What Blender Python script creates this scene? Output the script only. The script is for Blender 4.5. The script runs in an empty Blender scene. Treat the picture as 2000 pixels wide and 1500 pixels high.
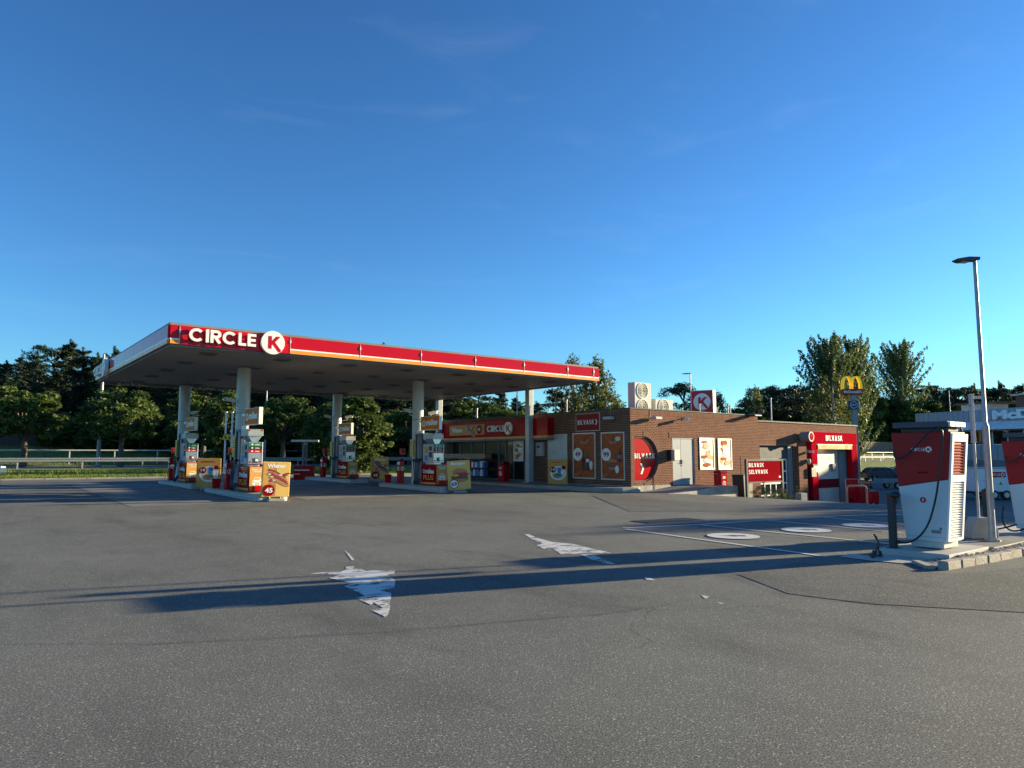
import bpy, math, random
from mathutils import Vector, Matrix
import numpy as np
random.seed(7)
R = math.radians
sc = bpy.context.scene
C = sc.collection
# ------------------------------------------------------------------ camera, sky, sun, exposure
EYE, FPX, PITCH, YAW = 1.6, 1387.0, math.atan(137/1387.0), R(38)
cam = bpy.data.objects.new('camera', bpy.data.cameras.new('camera'))
C.objects.link(cam); sc.camera = cam
cam.location = (0, 0, EYE)
cam.rotation_euler = (R(90)+PITCH, 0, -YAW)
cam.data.sensor_width = 36; cam.data.lens = FPX/2000*36
cam.data.clip_start = 0.1; cam.data.clip_end = 4000
SUN_EL = R(10.7)
SUN_DIR = Vector((0.950*math.cos(SUN_EL), -0.312*math.cos(SUN_EL), math.sin(SUN_EL))).normalized()
w = bpy.data.worlds.new("World"); sc.world = w; w.use_nodes = True
nt = w.node_tree; nt.nodes.clear()
sky = nt.nodes.new('ShaderNodeTexSky'); sky.sky_type = 'NISHITA'; sky.sun_disc = False
sky.sun_elevation = SUN_EL; sky.sun_rotation = math.atan2(SUN_DIR.x, SUN_DIR.y)
sky.air_density = 1.0; sky.dust_density = 0.25; sky.ozone_density = 2.2; sky.altitude = 50
hsv = nt.nodes.new('ShaderNodeHueSaturation'); hsv.inputs['Saturation'].default_value = 1.0
gam = nt.nodes.new('ShaderNodeGamma'); gam.inputs['Gamma'].default_value = 1.2
mul = nt.nodes.new('ShaderNodeMix'); mul.data_type = 'RGBA'; mul.blend_type = 'MULTIPLY'; mul.inputs[0].default_value = 1; mul.inputs[7].default_value = (.455, .83, 1.17, 1)
bg = nt.nodes.new('ShaderNodeBackground'); bg.inputs['Strength'].default_value = 0.060
wo = nt.nodes.new('ShaderNodeOutputWorld')
# faint cirrus streaks
tc = nt.nodes.new('ShaderNodeTexCoord'); mp = nt.nodes.new('ShaderNodeMapping'); mp.inputs['Scale'].default_value = (1.2, 3.5, 9)
mp.inputs['Rotation'].default_value = (0.1, 0.05, 0.9)
nz = nt.nodes.new('ShaderNodeTexNoise'); nz.inputs['Scale'].default_value = 2.2; nz.inputs['Detail'].default_value = 8; nz.inputs['Distortion'].default_value = .6
rp = nt.nodes.new('ShaderNodeMapRange'); rp.inputs['From Min'].default_value = .58; rp.inputs['From Max'].default_value = .90; rp.inputs['To Max'].default_value = .06
mx = nt.nodes.new('ShaderNodeMix'); mx.data_type = 'RGBA'; mx.inputs[7].default_value = (5.5, 6.2, 7.2, 1)
L = nt.links.new
L(tc.outputs['Generated'], mp.inputs['Vector']); L(mp.outputs[0], nz.inputs['Vector']); L(nz.outputs['Fac'], rp.inputs['Value'])
L(sky.outputs[0], gam.inputs['Color']); L(gam.outputs[0], mul.inputs[6]); L(mul.outputs[2], hsv.inputs['Color']); L(rp.outputs[0], mx.inputs[0]); L(hsv.outputs[0], mx.inputs[6])
L(mx.outputs[2], bg.inputs['Color']); L(bg.outputs[0], wo.inputs['Surface'])
sl = bpy.data.lights.new('sun', 'SUN'); sl.energy = 5.0; sl.angle = R(0.5); sl.color = (1.0, 0.82, 0.50)
so = bpy.data.objects.new('sun', sl); C.objects.link(so)
so.rotation_euler = SUN_DIR.to_track_quat('Z', 'Y').to_euler()
so.location = (60, -20, 40)
sc.view_settings.view_transform = 'Standard'; sc.view_settings.look = 'None'
sc.view_settings.gamma = 1; sc.view_settings.exposure = 1.45
sc.cycles.max_bounces = 6; sc.cycles.transparent_max_bounces = 12

# ------------------------------------------------------------------ helpers
def ray(px, py):
    x = (px-1000)/FPX; y = (750-py)/FPX
    f = math.cos(PITCH)-y*math.sin(PITCH); u = math.sin(PITCH)+y*math.cos(PITCH)
    c, s = math.cos(YAW), math.sin(YAW)
    return x*c+f*s, -x*s+f*c, u
def PG(px, py, z=0):
    d = ray(px, py); t = (z-EYE)/d[2]; return Vector((d[0]*t, d[1]*t, z))
def PX(px, py, X):
    d = ray(px, py); t = X/d[0]; return Vector((X, d[1]*t, EYE+d[2]*t))
def PY(px, py, Y):
    d = ray(px, py); t = Y/d[1]; return Vector((d[0]*t, Y, EYE+d[2]*t))
def PD(px, depth, lat=0):
    x = (px-1000)/1394.0*depth; c, s = math.cos(YAW), math.sin(YAW)
    return x*c+depth*s, -x*s+depth*c

def ss(t): t = max(0, min(1, t)); return t*t*(3-2*t)
HW0 = PG(0, 942, .1); HA = R(-6); HU = Vector((math.cos(HA), math.sin(HA))); HV = Vector((-math.sin(HA), math.cos(HA)))
def hw(u, v): return HW0.x+HU.x*u+HV.x*v, HW0.y+HU.y*u+HV.y*v
PROF = [(-500, 0), (0, 0), (3, .08), (14, .5), (28, .5), (32, .75), (38, 1.7), (50, 3.0), (62, 3.8), (120, 7), (300, 16), (900, 16)]
def base_z(X, Y):
    z = .012*max(0, min(15, Y-20))*ss((28-X)/5) - .085*max(0, min(16.5, X-23.5))
    dx, dy = X-HW0.x, Y-HW0.y
    v = dx*HV.x+dy*HV.y; u = dx*HU.x+dy*HU.y
    p = 0
    for (a, za), (b, zb) in zip(PROF, PROF[1:]):
        if a <= v <= b: p = za+(zb-za)*(v-a)/(b-a)
    if p > .5: p = .5+(p-.5)*(1-.35*ss((u-40)/60))
    k = ss(v/14)
    return z*(1-k)+p

def setp(o, label=None, cat=None, group=None, kind=None):
    if label: o['label'] = label
    if cat: o['category'] = cat
    if group: o['group'] = group
    if kind: o['kind'] = kind
    return o
def thing(name, label, cat, loc=(0, 0, 0), rz=0, group=None):
    o = bpy.data.objects.new(name, None); C.objects.link(o); o.empty_display_size = .2
    o.location = loc; o.rotation_euler = (0, 0, rz)
    return setp(o, label, cat, group)
def dup(root, loc, rz=0, label=None, scale=None):
    def cp(o, par):
        c = o.copy(); C.objects.link(c); c.parent = par
        for ch in o.children: cp(ch, c)
        return c
    r = cp(root, None); r.location = loc; r.rotation_euler = (0, 0, rz)
    if label: r['label'] = label
    if scale is not None: r.scale = scale
    return r

class MB:
    def __init__(s): s.v = []; s.f = []; s.m = []; s.sm = []
    def add(s, vs, fs, mi=0, smooth=False):
        n = len(s.v); s.v += [tuple(p) for p in vs]
        for f in fs: s.f.append([i+n for i in f]); s.m.append(mi); s.sm.append(smooth)
    def box(s, x0, x1, y0, y1, z0, z1, mi=0):
        if x0 > x1: x0, x1 = x1, x0
        if y0 > y1: y0, y1 = y1, y0
        if z0 > z1: z0, z1 = z1, z0
        v = [(x, y, z) for z in (z0, z1) for y in (y0, y1) for x in (x0, x1)]
        s.add(v, [(0, 2, 3, 1), (4, 5, 7, 6), (0, 1, 5, 4), (2, 6, 7, 3), (0, 4, 6, 2), (1, 3, 7, 5)], mi)
    def prism(s, pts, a, b, mi=0, axis='y'):
        # outline in (x,z) for 'y', (y,z) for 'x', (x,y) for 'z'; extruded a..b
        def mk(p, t):
            return {'y': (p[0], t, p[1]), 'x': (t, p[0], p[1]), 'z': (p[0], p[1], t)}[axis]
        n = len(pts)
        ar = sum(pts[i][0]*pts[(i+1) % n][1]-pts[(i+1) % n][0]*pts[i][1] for i in range(n))
        if (ar < 0) ^ (axis != 'y'): pass
        P = list(pts) if ar > 0 else list(reversed(pts))
        if b < a: a, b = b, a
        v = [mk(p, a) for p in P]+[mk(p, b) for p in P]
        F = [tuple(range(n)), tuple(range(2*n-1, n-1, -1))]+[((i+1) % n, i, i+n, (i+1) % n+n) for i in range(n)]
        if axis != 'y': F = [tuple(reversed(f)) for f in F]
        s.add(v, F, mi)
    def tube(s, pts, r, n=8, mi=0, smooth=True, caps=True):
        pts = [Vector(p) for p in pts]; k = len(pts)
        rs = r if isinstance(r, (list, tuple)) else [r]*k
        up = Vector((0, 0, 1)); vs = []; last = None
        for i, p in enumerate(pts):
            t = (pts[min(i+1, k-1)]-pts[max(i-1, 0)])
            if t.length < 1e-9: t = Vector((0, 0, 1))
            t.normalize()
            if last is None:
                a = t.cross(up if abs(t.z) < .9 else Vector((1, 0, 0))).normalized()
            else:
                a = (last-t*last.dot(t))
                a = a.normalized() if a.length > 1e-6 else t.cross(Vector((1, 0, 0))).normalized()
            last = a; b = t.cross(a)
            for j in range(n):
                an = 2*math.pi*j/n; vs.append(p+(a*math.cos(an)+b*math.sin(an))*rs[i])
        fs = [(i*n+j, i*n+(j+1) % n, (i+1)*n+(j+1) % n, (i+1)*n+j) for i in range(k-1) for j in range(n)]
        s.add(vs, fs, mi, smooth)
        if caps:
            s.add(vs[:n], [tuple(reversed(range(n)))], mi); s.add(vs[-n:], [tuple(range(n))], mi)
    def cyl(s, x, y, z0, z1, r, n=20, mi=0, r1=None):
        s.tube([(x, y, z0), (x, y, z1)], [r, r if r1 is None else r1], n, mi)
    def disc(s, cx, cz, rx, rz, y0, y1, mi=0, n=32, a0=0, a1=360):
        full = abs(a1-a0) >= 360
        pts = [(cx+rx*math.cos(R(a0+(a1-a0)*i/n)), cz+rz*math.sin(R(a0+(a1-a0)*i/n))) for i in range(n if full else n+1)]
        s.prism(pts, y0, y1, mi)
    def ring(s, cx, cz, r0, r1, y0, y1, mi=0, n=40, a0=0, a1=360, sq=1):
        full = abs(a1-a0) >= 360
        k = n if full else n+1
        vs = []
        for i in range(k):
            a = R(a0+(a1-a0)*i/n); c, q = math.cos(a), math.sin(a)
            for r_, y in ((r0, y0), (r1, y0), (r1, y1), (r0, y1)): vs.append((cx+r_*c, y, cz+r_*q*sq))
        fs = []
        for i in range(n if full else n):
            j = (i+1) % k
            for q in range(4): fs.append((i*4+q, i*4+(q+1) % 4, j*4+(q+1) % 4, j*4+q))
        if not full: fs += [(0, 3, 2, 1), tuple((k-1)*4+q for q in range(4))]
        s.add(vs, fs, mi)
    def ell(s, c, r, mi=0, n=12, m=8):
        vs = []
        for i in range(m+1):
            t = math.pi*i/m
            for j in range(n):
                a = 2*math.pi*j/n; vs.append((c[0]+r[0]*math.sin(t)*math.cos(a), c[1]+r[1]*math.sin(t)*math.sin(a), c[2]+r[2]*math.cos(t)))
        s.add(vs, [(i*n+j, (i+1)*n+j, (i+1)*n+(j+1) % n, i*n+(j+1) % n) for i in range(m) for j in range(n)], mi, True)
    def build(s, name, mats, parent=None, loc=(0, 0, 0), bevel=0, rot=None):
        me = bpy.data.meshes.new(name); me.from_pydata(s.v, [], s.f)
        if not isinstance(mats, (list, tuple)): mats = [mats]
        for m in mats: me.materials.append(m)
        me.polygons.foreach_set('material_index', s.m); me.polygons.foreach_set('use_smooth', s.sm); me.update()
        o = bpy.data.objects.new(name, me); C.objects.link(o); o.location = loc
        if rot: o.rotation_euler = rot
        if parent: o.parent = parent
        if bevel:
            b = o.modifiers.new('bevel', 'BEVEL'); b.width = bevel; b.segments = 2; b.limit_method = 'ANGLE'; b.angle_limit = R(40)
        return o
def one(name, mats, fn, parent=None, bevel=0, loc=(0, 0, 0), rot=None):
    m = MB(); fn(m); return m.build(name, mats, parent, loc, bevel, rot)

# ------------------------------------------------------------------ materials
def mat(name, col, rough=.6, metal=0, var=0, vs=3.0, bump=0, bs=40, spec=.5, coat=0, dirt=None, dscale=1.2, emis=0, damt=.5):
    m = bpy.data.materials.new(name); m.use_nodes = True; n = m.node_tree; b = n.nodes['Principled BSDF']
    b.inputs['Roughness'].default_value = rough; b.inputs['Metallic'].default_value = metal
    b.inputs['Specular IOR Level'].default_value = spec; b.inputs['Coat Weight'].default_value = coat
    b.inputs['Coat Roughness'].default_value = .04
    c = (*col, 1); b.inputs['Base Color'].default_value = c
    out = None
    if var or dirt or bump:
        t = n.nodes.new('ShaderNodeTexCoord')
    if var:
        z = n.nodes.new('ShaderNodeTexNoise'); z.inputs['Scale'].default_value = vs; z.inputs['Detail'].default_value = 6
        n.links.new(t.outputs['Object'], z.inputs['Vector'])
        mr = n.nodes.new('ShaderNodeMapRange'); mr.inputs['From Min'].default_value = .25; mr.inputs['From Max'].default_value = .75
        mr.inputs['To Min'].default_value = 1-var; mr.inputs['To Max'].default_value = 1+var
        n.links.new(z.outputs['Fac'], mr.inputs['Value'])
        x = n.nodes.new('ShaderNodeVectorMath'); x.operation = 'SCALE'; x.inputs[0].default_value = col
        n.links.new(mr.outputs[0], x.inputs['Scale']); out = x.outputs[0]
        n.links.new(out, b.inputs['Base Color'])
        mr2 = n.nodes.new('ShaderNodeMapRange'); mr2.inputs['To Min'].default_value = max(.02, rough-.12); mr2.inputs['To Max'].default_value = min(1, rough+.12)
        n.links.new(z.outputs['Fac'], mr2.inputs['Value']); n.links.new(mr2.outputs[0], b.inputs['Roughness'])
    if dirt:
        z = n.nodes.new('ShaderNodeTexNoise'); z.inputs['Scale'].default_value = dscale; z.inputs['Detail'].default_value = 9; z.inputs['Roughness'].default_value = .7
        n.links.new(t.outputs['Object'], z.inputs['Vector'])
        mr = n.nodes.new('ShaderNodeMapRange'); mr.inputs['From Min'].default_value = .48; mr.inputs['From Max'].default_value = .72; mr.inputs['To Max'].default_value = damt
        n.links.new(z.outputs['Fac'], mr.inputs['Value'])
        x = n.nodes.new('ShaderNodeMix'); x.data_type = 'RGBA'; x.inputs[6].default_value = c; x.inputs[7].default_value = (*dirt, 1)
        if out: n.links.new(out, x.inputs[6])
        n.links.new(mr.outputs[0], x.inputs[0]); n.links.new(x.outputs[2], b.inputs['Base Color'])
    if bump:
        z = n.nodes.new('ShaderNodeTexNoise'); z.inputs['Scale'].default_value = bs; z.inputs['Detail'].default_value = 5
        n.links.new(t.outputs['Object'], z.inputs['Vector'])
        u = n.nodes.new('ShaderNodeBump'); u.inputs['Strength'].default_value = bump; u.inputs['Distance'].default_value = .02
        n.links.new(z.outputs['Fac'], u.inputs['Height']); n.links.new(u.outputs[0], b.inputs['Normal'])
    if emis:
        b.inputs['Emission Color'].default_value = c; b.inputs['Emission Strength'].default_value = emis
    return m
class N:
    """tiny node-graph helper"""
    def __init__(s, name):
        s.m = bpy.data.materials.new(name); s.m.use_nodes = True; s.t = s.m.node_tree; s.b = s.t.nodes['Principled BSDF']
        s.tc = s.t.nodes.new('ShaderNodeTexCoord').outputs['Object']
    def n(s, k, **kw):
        x = s.t.nodes.new(k)
        for a, v in kw.items():
            a = a.replace('_', ' ')
            if a in x.inputs:
                if hasattr(v, 'is_output'): s.t.links.new(v, x.inputs[a])
                else: x.inputs[a].default_value = v
        return x
    def l(s, a, b): s.t.links.new(a, b)
    def noise(s, scale, detail=4, rough=.5, vec=None, dist=0):
        x = s.t.nodes.new('ShaderNodeTexNoise'); x.inputs['Scale'].default_value = scale; x.inputs['Detail'].default_value = detail
        x.inputs['Roughness'].default_value = rough; x.inputs['Distortion'].default_value = dist
        s.l(vec or s.tc, x.inputs['Vector']); return x.outputs['Fac']
    def mapv(s, scale, rot=(0, 0, 0)):
        x = s.t.nodes.new('ShaderNodeMapping'); x.inputs['Scale'].default_value = scale; x.inputs['Rotation'].default_value = rot
        s.l(s.tc, x.inputs['Vector']); return x.outputs[0]
    def rng(s, v, a, b, c, d):
        x = s.t.nodes.new('ShaderNodeMapRange')
        for i, q in zip(('From Min', 'From Max', 'To Min', 'To Max'), (a, b, c, d)): x.inputs[i].default_value = q
        s.l(v, x.inputs['Value']); return x.outputs[0]
    def mix(s, f, a, b, mode='MIX'):
        x = s.t.nodes.new('ShaderNodeMix'); x.data_type = 'RGBA'; x.blend_type = mode
        for v, k in ((f, 0), (a, 6), (b, 7)):
            if hasattr(v, 'is_output'): s.l(v, x.inputs[k])
            elif k == 0: x.inputs[0].default_value = v
            else: x.inputs[k].default_value = (*v, 1)
        return x.outputs[2]
    def bump(s, h, st=.3, d=.01):
        x = s.t.nodes.new('ShaderNodeBump'); x.inputs['Strength'].default_value = st; x.inputs['Distance'].default_value = d
        s.l(h, x.inputs['Height']); s.l(x.outputs[0], s.b.inputs['Normal'])
    def col(s, c): s.l(c, s.b.inputs['Base Color'])
    def rough(s, v): s.b.inputs['Roughness'].default_value = v

def asphalt(name, dark, light, tint=(1, 1, 1), cracks=True):
    q = N(name)
    fine = q.noise(78, 4, .9); big = q.noise(.22, 6, .6); med = q.noise(1.6, 6, .65)
    a = q.mix(q.rng(fine, .41, .60, 0, 1), tuple(dark*t for t in tint), tuple(light*t for t in tint))
    g = q.rng(big, .3, .7, .80, 1.18); h = q.rng(med, .3, .7, .90, 1.10)
    mu = q.t.nodes.new('ShaderNodeMath'); mu.operation = 'MULTIPLY'; q.l(g, mu.inputs[0]); q.l(h, mu.inputs[1])
    sca = q.t.nodes.new('ShaderNodeVectorMath'); sca.operation = 'SCALE'; q.l(a, sca.inputs[0]); q.l(mu.outputs[0], sca.inputs['Scale'])
    vo = q.t.nodes.new('ShaderNodeTexVoronoi'); vo.inputs['Scale'].default_value = 120; q.l(q.tc, vo.inputs['Vector'])
    sp = q.t.nodes.new('ShaderNodeSeparateColor'); q.l(vo.outputs['Color'], sp.inputs[0])
    c1 = q.mix(q.rng(sp.outputs[0], .95, .97, 0, .8), sca.outputs[0], (.42, .41, .39))
    # oil and tyre stains
    st = q.noise(.9, 5, .6, q.mapv((1, .35, 1), (0, 0, .5)))
    c2 = q.mix(q.rng(st, .52, .75, 0, .5), c1, (.022, .022, .023))
    if cracks:
        v2 = q.t.nodes.new('ShaderNodeTexVoronoi'); v2.feature = 'DISTANCE_TO_EDGE'; v2.inputs['Scale'].default_value = .16
        wob = q.t.nodes.new('ShaderNodeTexNoise'); wob.inputs['Scale'].default_value = 1.4; wob.inputs['Detail'].default_value = 6; q.l(q.tc, wob.inputs['Vector'])
        ad = q.t.nodes.new('ShaderNodeVectorMath'); ad.operation = 'MULTIPLY_ADD'; ad.inputs[1].default_value = (.9, .9, 0); q.l(wob.outputs['Color'], ad.inputs[0]); q.l(q.tc, ad.inputs[2])
        q.l(ad.outputs[0], v2.inputs['Vector'])
        gate = q.rng(q.noise(.35, 3), .45, .55, 0, 1)
        cr = q.rng(v2.outputs['Distance'], .0010, .0024, .4, 0)
        mm = q.t.nodes.new('ShaderNodeMath'); mm.operation = 'MULTIPLY'; q.l(gate, mm.inputs[0]); q.l(cr, mm.inputs[1])
        c2 = q.mix(mm.outputs[0], c2, (.018, .018, .018))
    q.col(c2); q.rough(.86); q.b.inputs['Specular IOR Level'].default_value = .32
    q.bump(fine, .55, .012)
    return q.m
M = {}
M['asphalt'] = asphalt('asphalt', .018, .225, (.955, 1, .965))
M['asphalt_new'] = asphalt('asphalt_new', .020, .165, (.96, 1, .98), False)
M['road'] = asphalt('road', .13, .22, (1.03, 1, .96), False)
M['concrete'] = mat('concrete', (.33, .32, .29), .85, var=.25, vs=2.5, bump=.3, bs=60, dirt=(.10, .10, .09), dscale=1.8)
M['slab'] = mat('slab', (.20, .195, .185), .8, var=.25, vs=1.2, bump=.2, bs=50, dirt=(.03, .03, .03), dscale=.8, damt=.7)
M['slab_light'] = mat('slab_light', (.42, .41, .38), .8, var=.12, vs=2, bump=.2, bs=80, dirt=(.2, .2, .19), dscale=2)
def granite():
    q = N('granite'); a = q.noise(60, 4, .7); b = q.noise(2.2, 4)
    c = q.mix(q.rng(a, .38, .62, 0, 1), (.16, .15, .14), (.55, .50, .43)); c = q.mix(q.rng(b, .4, .7, 0, .35), c, (.13, .11, .09))
    q.col(c); q.rough(.85); q.bump(a, .8, .02); return q.m
M['granite'] = granite()
def brick(name, vertical=False):
    q = N(name)
    sx = q.t.nodes.new('ShaderNodeSeparateXYZ'); q.l(q.tc, sx.inputs[0])
    ge = q.t.nodes.new('ShaderNodeNewGeometry'); sn = q.t.nodes.new('ShaderNodeSeparateXYZ'); q.l(ge.outputs['Normal'], sn.inputs[0])
    ab = q.t.nodes.new('ShaderNodeMath'); ab.operation = 'ABSOLUTE'; q.l(sn.outputs['X'], ab.inputs[0])
    gt = q.t.nodes.new('ShaderNodeMath'); gt.operation = 'GREATER_THAN'; gt.inputs[1].default_value = .7; q.l(ab.outputs[0], gt.inputs[0])
    mxx = q.t.nodes.new('ShaderNodeMix'); q.l(gt.outputs[0], mxx.inputs[0]); q.l(sx.outputs['X'], mxx.inputs[2]); q.l(sx.outputs['Y'], mxx.inputs[3])
    cb = q.t.nodes.new('ShaderNodeCombineXYZ')
    if vertical: q.l(mxx.outputs[0], cb.inputs[1]); q.l(sx.outputs['Z'], cb.inputs[0])
    else: q.l(mxx.outputs[0], cb.inputs[0]); q.l(sx.outputs['Z'], cb.inputs[1])
    br = q.t.nodes.new('ShaderNodeTexBrick'); q.l(cb.outputs[0], br.inputs['Vector'])
    br.inputs['Scale'].default_value = 1; br.inputs['Brick Width'].default_value = .235; br.inputs['Row Height'].default_value = .076
    br.inputs['Mortar Size'].default_value = .0095; br.inputs['Mortar Smooth'].default_value = .15; br.inputs['Bias'].default_value = -.1
    br.inputs['Color1'].default_value = (.120, .036, .020, 1); br.inputs['Color2'].default_value = (.20, .070, .038, 1); br.inputs['Mortar'].default_value = (.36, .29, .22, 1)
    if vertical: br.offset = 0
    f = q.noise(1.1, 7, .7); g = q.noise(30, 3)
    c = q.mix(q.rng(f, .35, .75, 0, .45), br.outputs['Color'], (.10, .045, .03)); c = q.mix(q.rng(g, .5, .8, 0, .25), c, (.35, .2, .13))
    q.col(c); q.rough(.9); q.b.inputs['Specular IOR Level'].default_value = .08
    iv = q.t.nodes.new('ShaderNodeMath'); iv.operation = 'SUBTRACT'; iv.inputs[0].default_value = 1; q.l(br.outputs['Fac'], iv.inputs[1])
    q.bump(iv.outputs[0], .6, .008); return q.m
M['brick'] = brick('brick'); M['brick_soldier'] = brick('brick_soldier', True)
M['red'] = mat('signal_red', (.46, .003, .012), .07, coat=0, var=.0, vs=.6, spec=.2)
M['redflat'] = mat('red_flat', (.44, .006, .012), .16, spec=.22, var=.08, dirt=(.18, .02, .02), dscale=3, damt=.3)
M['redprint'] = mat('red_print', (.27, .004, .010), .12, spec=.05)
M['darkred'] = mat('dark_red', (.16, .005, .010), .15, spec=.2)
M['orange'] = mat('orange', (.78, .27, .02), .3, var=.06)
M['amber'] = mat('amber', (.62, .32, .085), .55, var=.08, spec=.2)
M['miles'] = mat('miles_orange', (.62, .17, .015), .55, var=.05, spec=.2)
M['posterorange'] = mat('poster_orange', (.42, .105, .035), .3, spec=.06, var=.3, vs=4)
M['white'] = mat('white', (.80, .80, .78), .35, var=.04)
M['offwhite'] = mat('offwhite', (.50, .49, .46), .6, spec=.2, var=.06, dirt=(.35, .33, .30), dscale=2)
M['signwhite'] = mat('sign_white', (.80, .78, .74), .4)
M['soffit'] = mat('soffit', (.28, .27, .255), .55, var=.12, vs=.7, dirt=(.16, .155, .14), dscale=.5)
M['dark'] = mat('dark', (.02, .02, .022), .5, var=.1)
M['black'] = mat('black_rubber', (.014, .014, .015), .42)
M['grey'] = mat('grey_paint', (.20, .21, .23), .55, spec=.12, var=.08, dirt=(.16, .16, .15), dscale=2.5)
M['colgrey'] = mat('column_grey', (.42, .44, .45), .35, var=.06, dirt=(.2, .2, .19), dscale=1.5, coat=.2)
M['darkgrey'] = mat('dark_grey', (.085, .09, .10), .6, var=.1, spec=.1)
M['grey_head'] = mat('brushed_head', (.36, .37, .37), .35, metal=.3, var=.15, vs=3)
M['fan_dark'] = mat('fan_dark', (.13, .125, .10), .6)
M['steel'] = mat('steel', (.55, .55, .55), .3, metal=.9, var=.08)
M['galv'] = mat('galvanised', (.32, .33, .34), .5, metal=.4, var=.15, vs=9, dirt=(.22, .21, .2), dscale=3)
M['alu'] = mat('aluminium', (.62, .60, .57), .4, metal=.35, var=.05)
M['glass'] = mat('window_glass', (.012, .016, .018), .06, spec=.6)
M['shopglass'] = mat('shop_glass', (.015, .018, .020), .10, spec=.35)
M['green'] = mat('green', (.01, .18, .07), .4); M['yellow'] = mat('yellow', (.72, .50, .03), .45)
M['archyellow'] = mat('arch_yellow', (.95, .60, .04), .5, spec=.2, emis=.13); M['navy'] = mat('navy', (.015, .03, .09), .4)
M['blue'] = mat('blue', (.04, .16, .45), .35)
M['frosted'] = mat('frosted_panel', (.44, .46, .48), .3, var=.2, vs=2.2)
M['door'] = mat('door_paint', (.34, .37, .40), .6, spec=.15, var=.06, dirt=(.3, .3, .28), dscale=2)
M['beige'] = mat('beige_door', (.42, .41, .36), .5, var=.07)
M['pinkwhite'] = mat('vent_white', (.80, .78, .75), .45)
M['bun'] = mat('bun', (.45, .20, .08), .4, var=.25, vs=20); M['meat'] = mat('meat', (.20, .05, .03), .4, var=.4, vs=25)
M['bacon'] = mat('bacon', (.35, .03, .05), .4, var=.4, vs=18); M['lettuce'] = mat('lettuce', (.06, .13, .04), .5, var=.5, vs=30)
M['plate'] = mat('plate', (.62, .58, .50), .4, var=.1); M['cola'] = mat('drink', (.04, .012, .01), .2, var=.3, vs=10)
M['goods'] = mat('goods', (.30, .20, .13), .6, var=.8, vs=9)
M['hazeyel'] = mat('pale_gold', (.70, .45, .13), .5, var=.08, spec=.2)
def wood(name, a, b, sc=14):
    q = N(name); z = q.noise(sc, 4, .6, q.mapv((1, 1, .06))); y = q.noise(.8, 3)
    c = q.mix(q.rng(z, .3, .7, 0, 1), a, b); q.col(q.mix(q.rng(y, .3, .7, 0, .4), c, a)); q.rough(.85); return q.m
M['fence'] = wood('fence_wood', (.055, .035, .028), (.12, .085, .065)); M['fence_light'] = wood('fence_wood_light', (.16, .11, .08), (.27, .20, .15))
M['pale_wood'] = wood('pale_wood', (.38, .26, .15), (.52, .38, .24))
M['bark'] = wood('bark', (.06, .05, .042), (.16, .135, .11), 20); M['birchbark'] = wood('birch_bark', (.2, .19, .17), (.62, .60, .55), 9)
def leafmat(name, a, b, c, tr=.35):
    q = N(name); g = q.t.nodes.new('ShaderNodeNewGeometry'); cr = q.t.nodes.new('ShaderNodeValToRGB'); q.l(g.outputs['Random Per Island'], cr.inputs[0])
    e = cr.color_ramp.elements; e[0].color = (*a, 1); e[1].color = (*c, 1); m_ = cr.color_ramp.elements.new(.5); m_.color = (*b, 1)
    n_ = q.noise(.7, 3); cc = q.mix(q.rng(n_, .35, .65, 0, .5), cr.outputs[0], tuple(x*.6 for x in b))
    q.col(cc); q.rough(.55); q.b.inputs['Specular IOR Level'].default_value = .25
    t = q.t.nodes.new('ShaderNodeBsdfTranslucent'); q.l(cc, t.inputs['Color'])
    mx_ = q.t.nodes.new('ShaderNodeMixShader'); mx_.inputs[0].default_value = tr
    out = q.t.nodes['Material Output']; q.l(q.b.outputs[0], mx_.inputs[1]); q.l(t.outputs[0], mx_.inputs[2]); q.l(mx_.outputs[0], out.inputs['Surface'])
    return q.m
M['leaf'] = leafmat('leaf', (.045, .085, .018), (.08, .13, .028), (.16, .18, .042))
M['leaf_dark'] = leafmat('leaf_dark', (.03, .06, .018), (.05, .085, .024), (.09, .12, .035), .25)
M['needle'] = leafmat('needle', (.015, .034, .016), (.026, .050, .022), (.046, .072, .032), .12)
M['leaf_pop'] = leafmat('leaf_poplar', (.07, .115, .035), (.12, .18, .055), (.21, .25, .085), .35)
M['leaf_birch'] = leafmat('leaf_birch', (.07, .10, .028), (.12, .14, .04), (.19, .18, .055), .4)
M['grassblade'] = leafmat('grass_blade', (.09, .16, .025), (.16, .24, .04), (.30, .32, .08), .4)
def grass():
    q = N('grass'); a = q.noise(22, 5, .8); b = q.noise(.5, 5, .6); c_ = q.noise(3, 4)
    c = q.mix(q.rng(a, .35, .65, 0, 1), (.06, .11, .018), (.19, .25, .05)); c = q.mix(q.rng(b, .5, .7, 0, .55), c, (.22, .19, .08)); c = q.mix(q.rng(c_, .55, .7, 0, .5), c, (.05, .08, .015))
    q.col(c); q.rough(.95); q.bump(a, 1, .08); return q.m
M['grass'] = grass()
def paint(name, lo, hi, stretch=(2.5, 2.5, 2.5), rot=0):
    q = N(name); a = q.noise(3.2, 8, .72, q.mapv(stretch, (0, 0, rot)))
    f = q.rng(a, lo, hi, 0, 1); g = q.noise(40, 3)
    q.col(q.mix(q.rng(g, .45, .75, 0, .5), (.62, .62, .60), (.34, .34, .33))); q.rough(.7)
    tr = q.t.nodes.new('ShaderNodeBsdfTransparent'); mx_ = q.t.nodes.new('ShaderNodeMixShader')
    q.l(f, mx_.inputs[0]); q.l(tr.outputs[0], mx_.inputs[1]); q.l(q.b.outputs[0], mx_.inputs[2]); q.l(mx_.outputs[0], q.t.nodes['Material Output'].inputs['Surface'])
    return q.m
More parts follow.
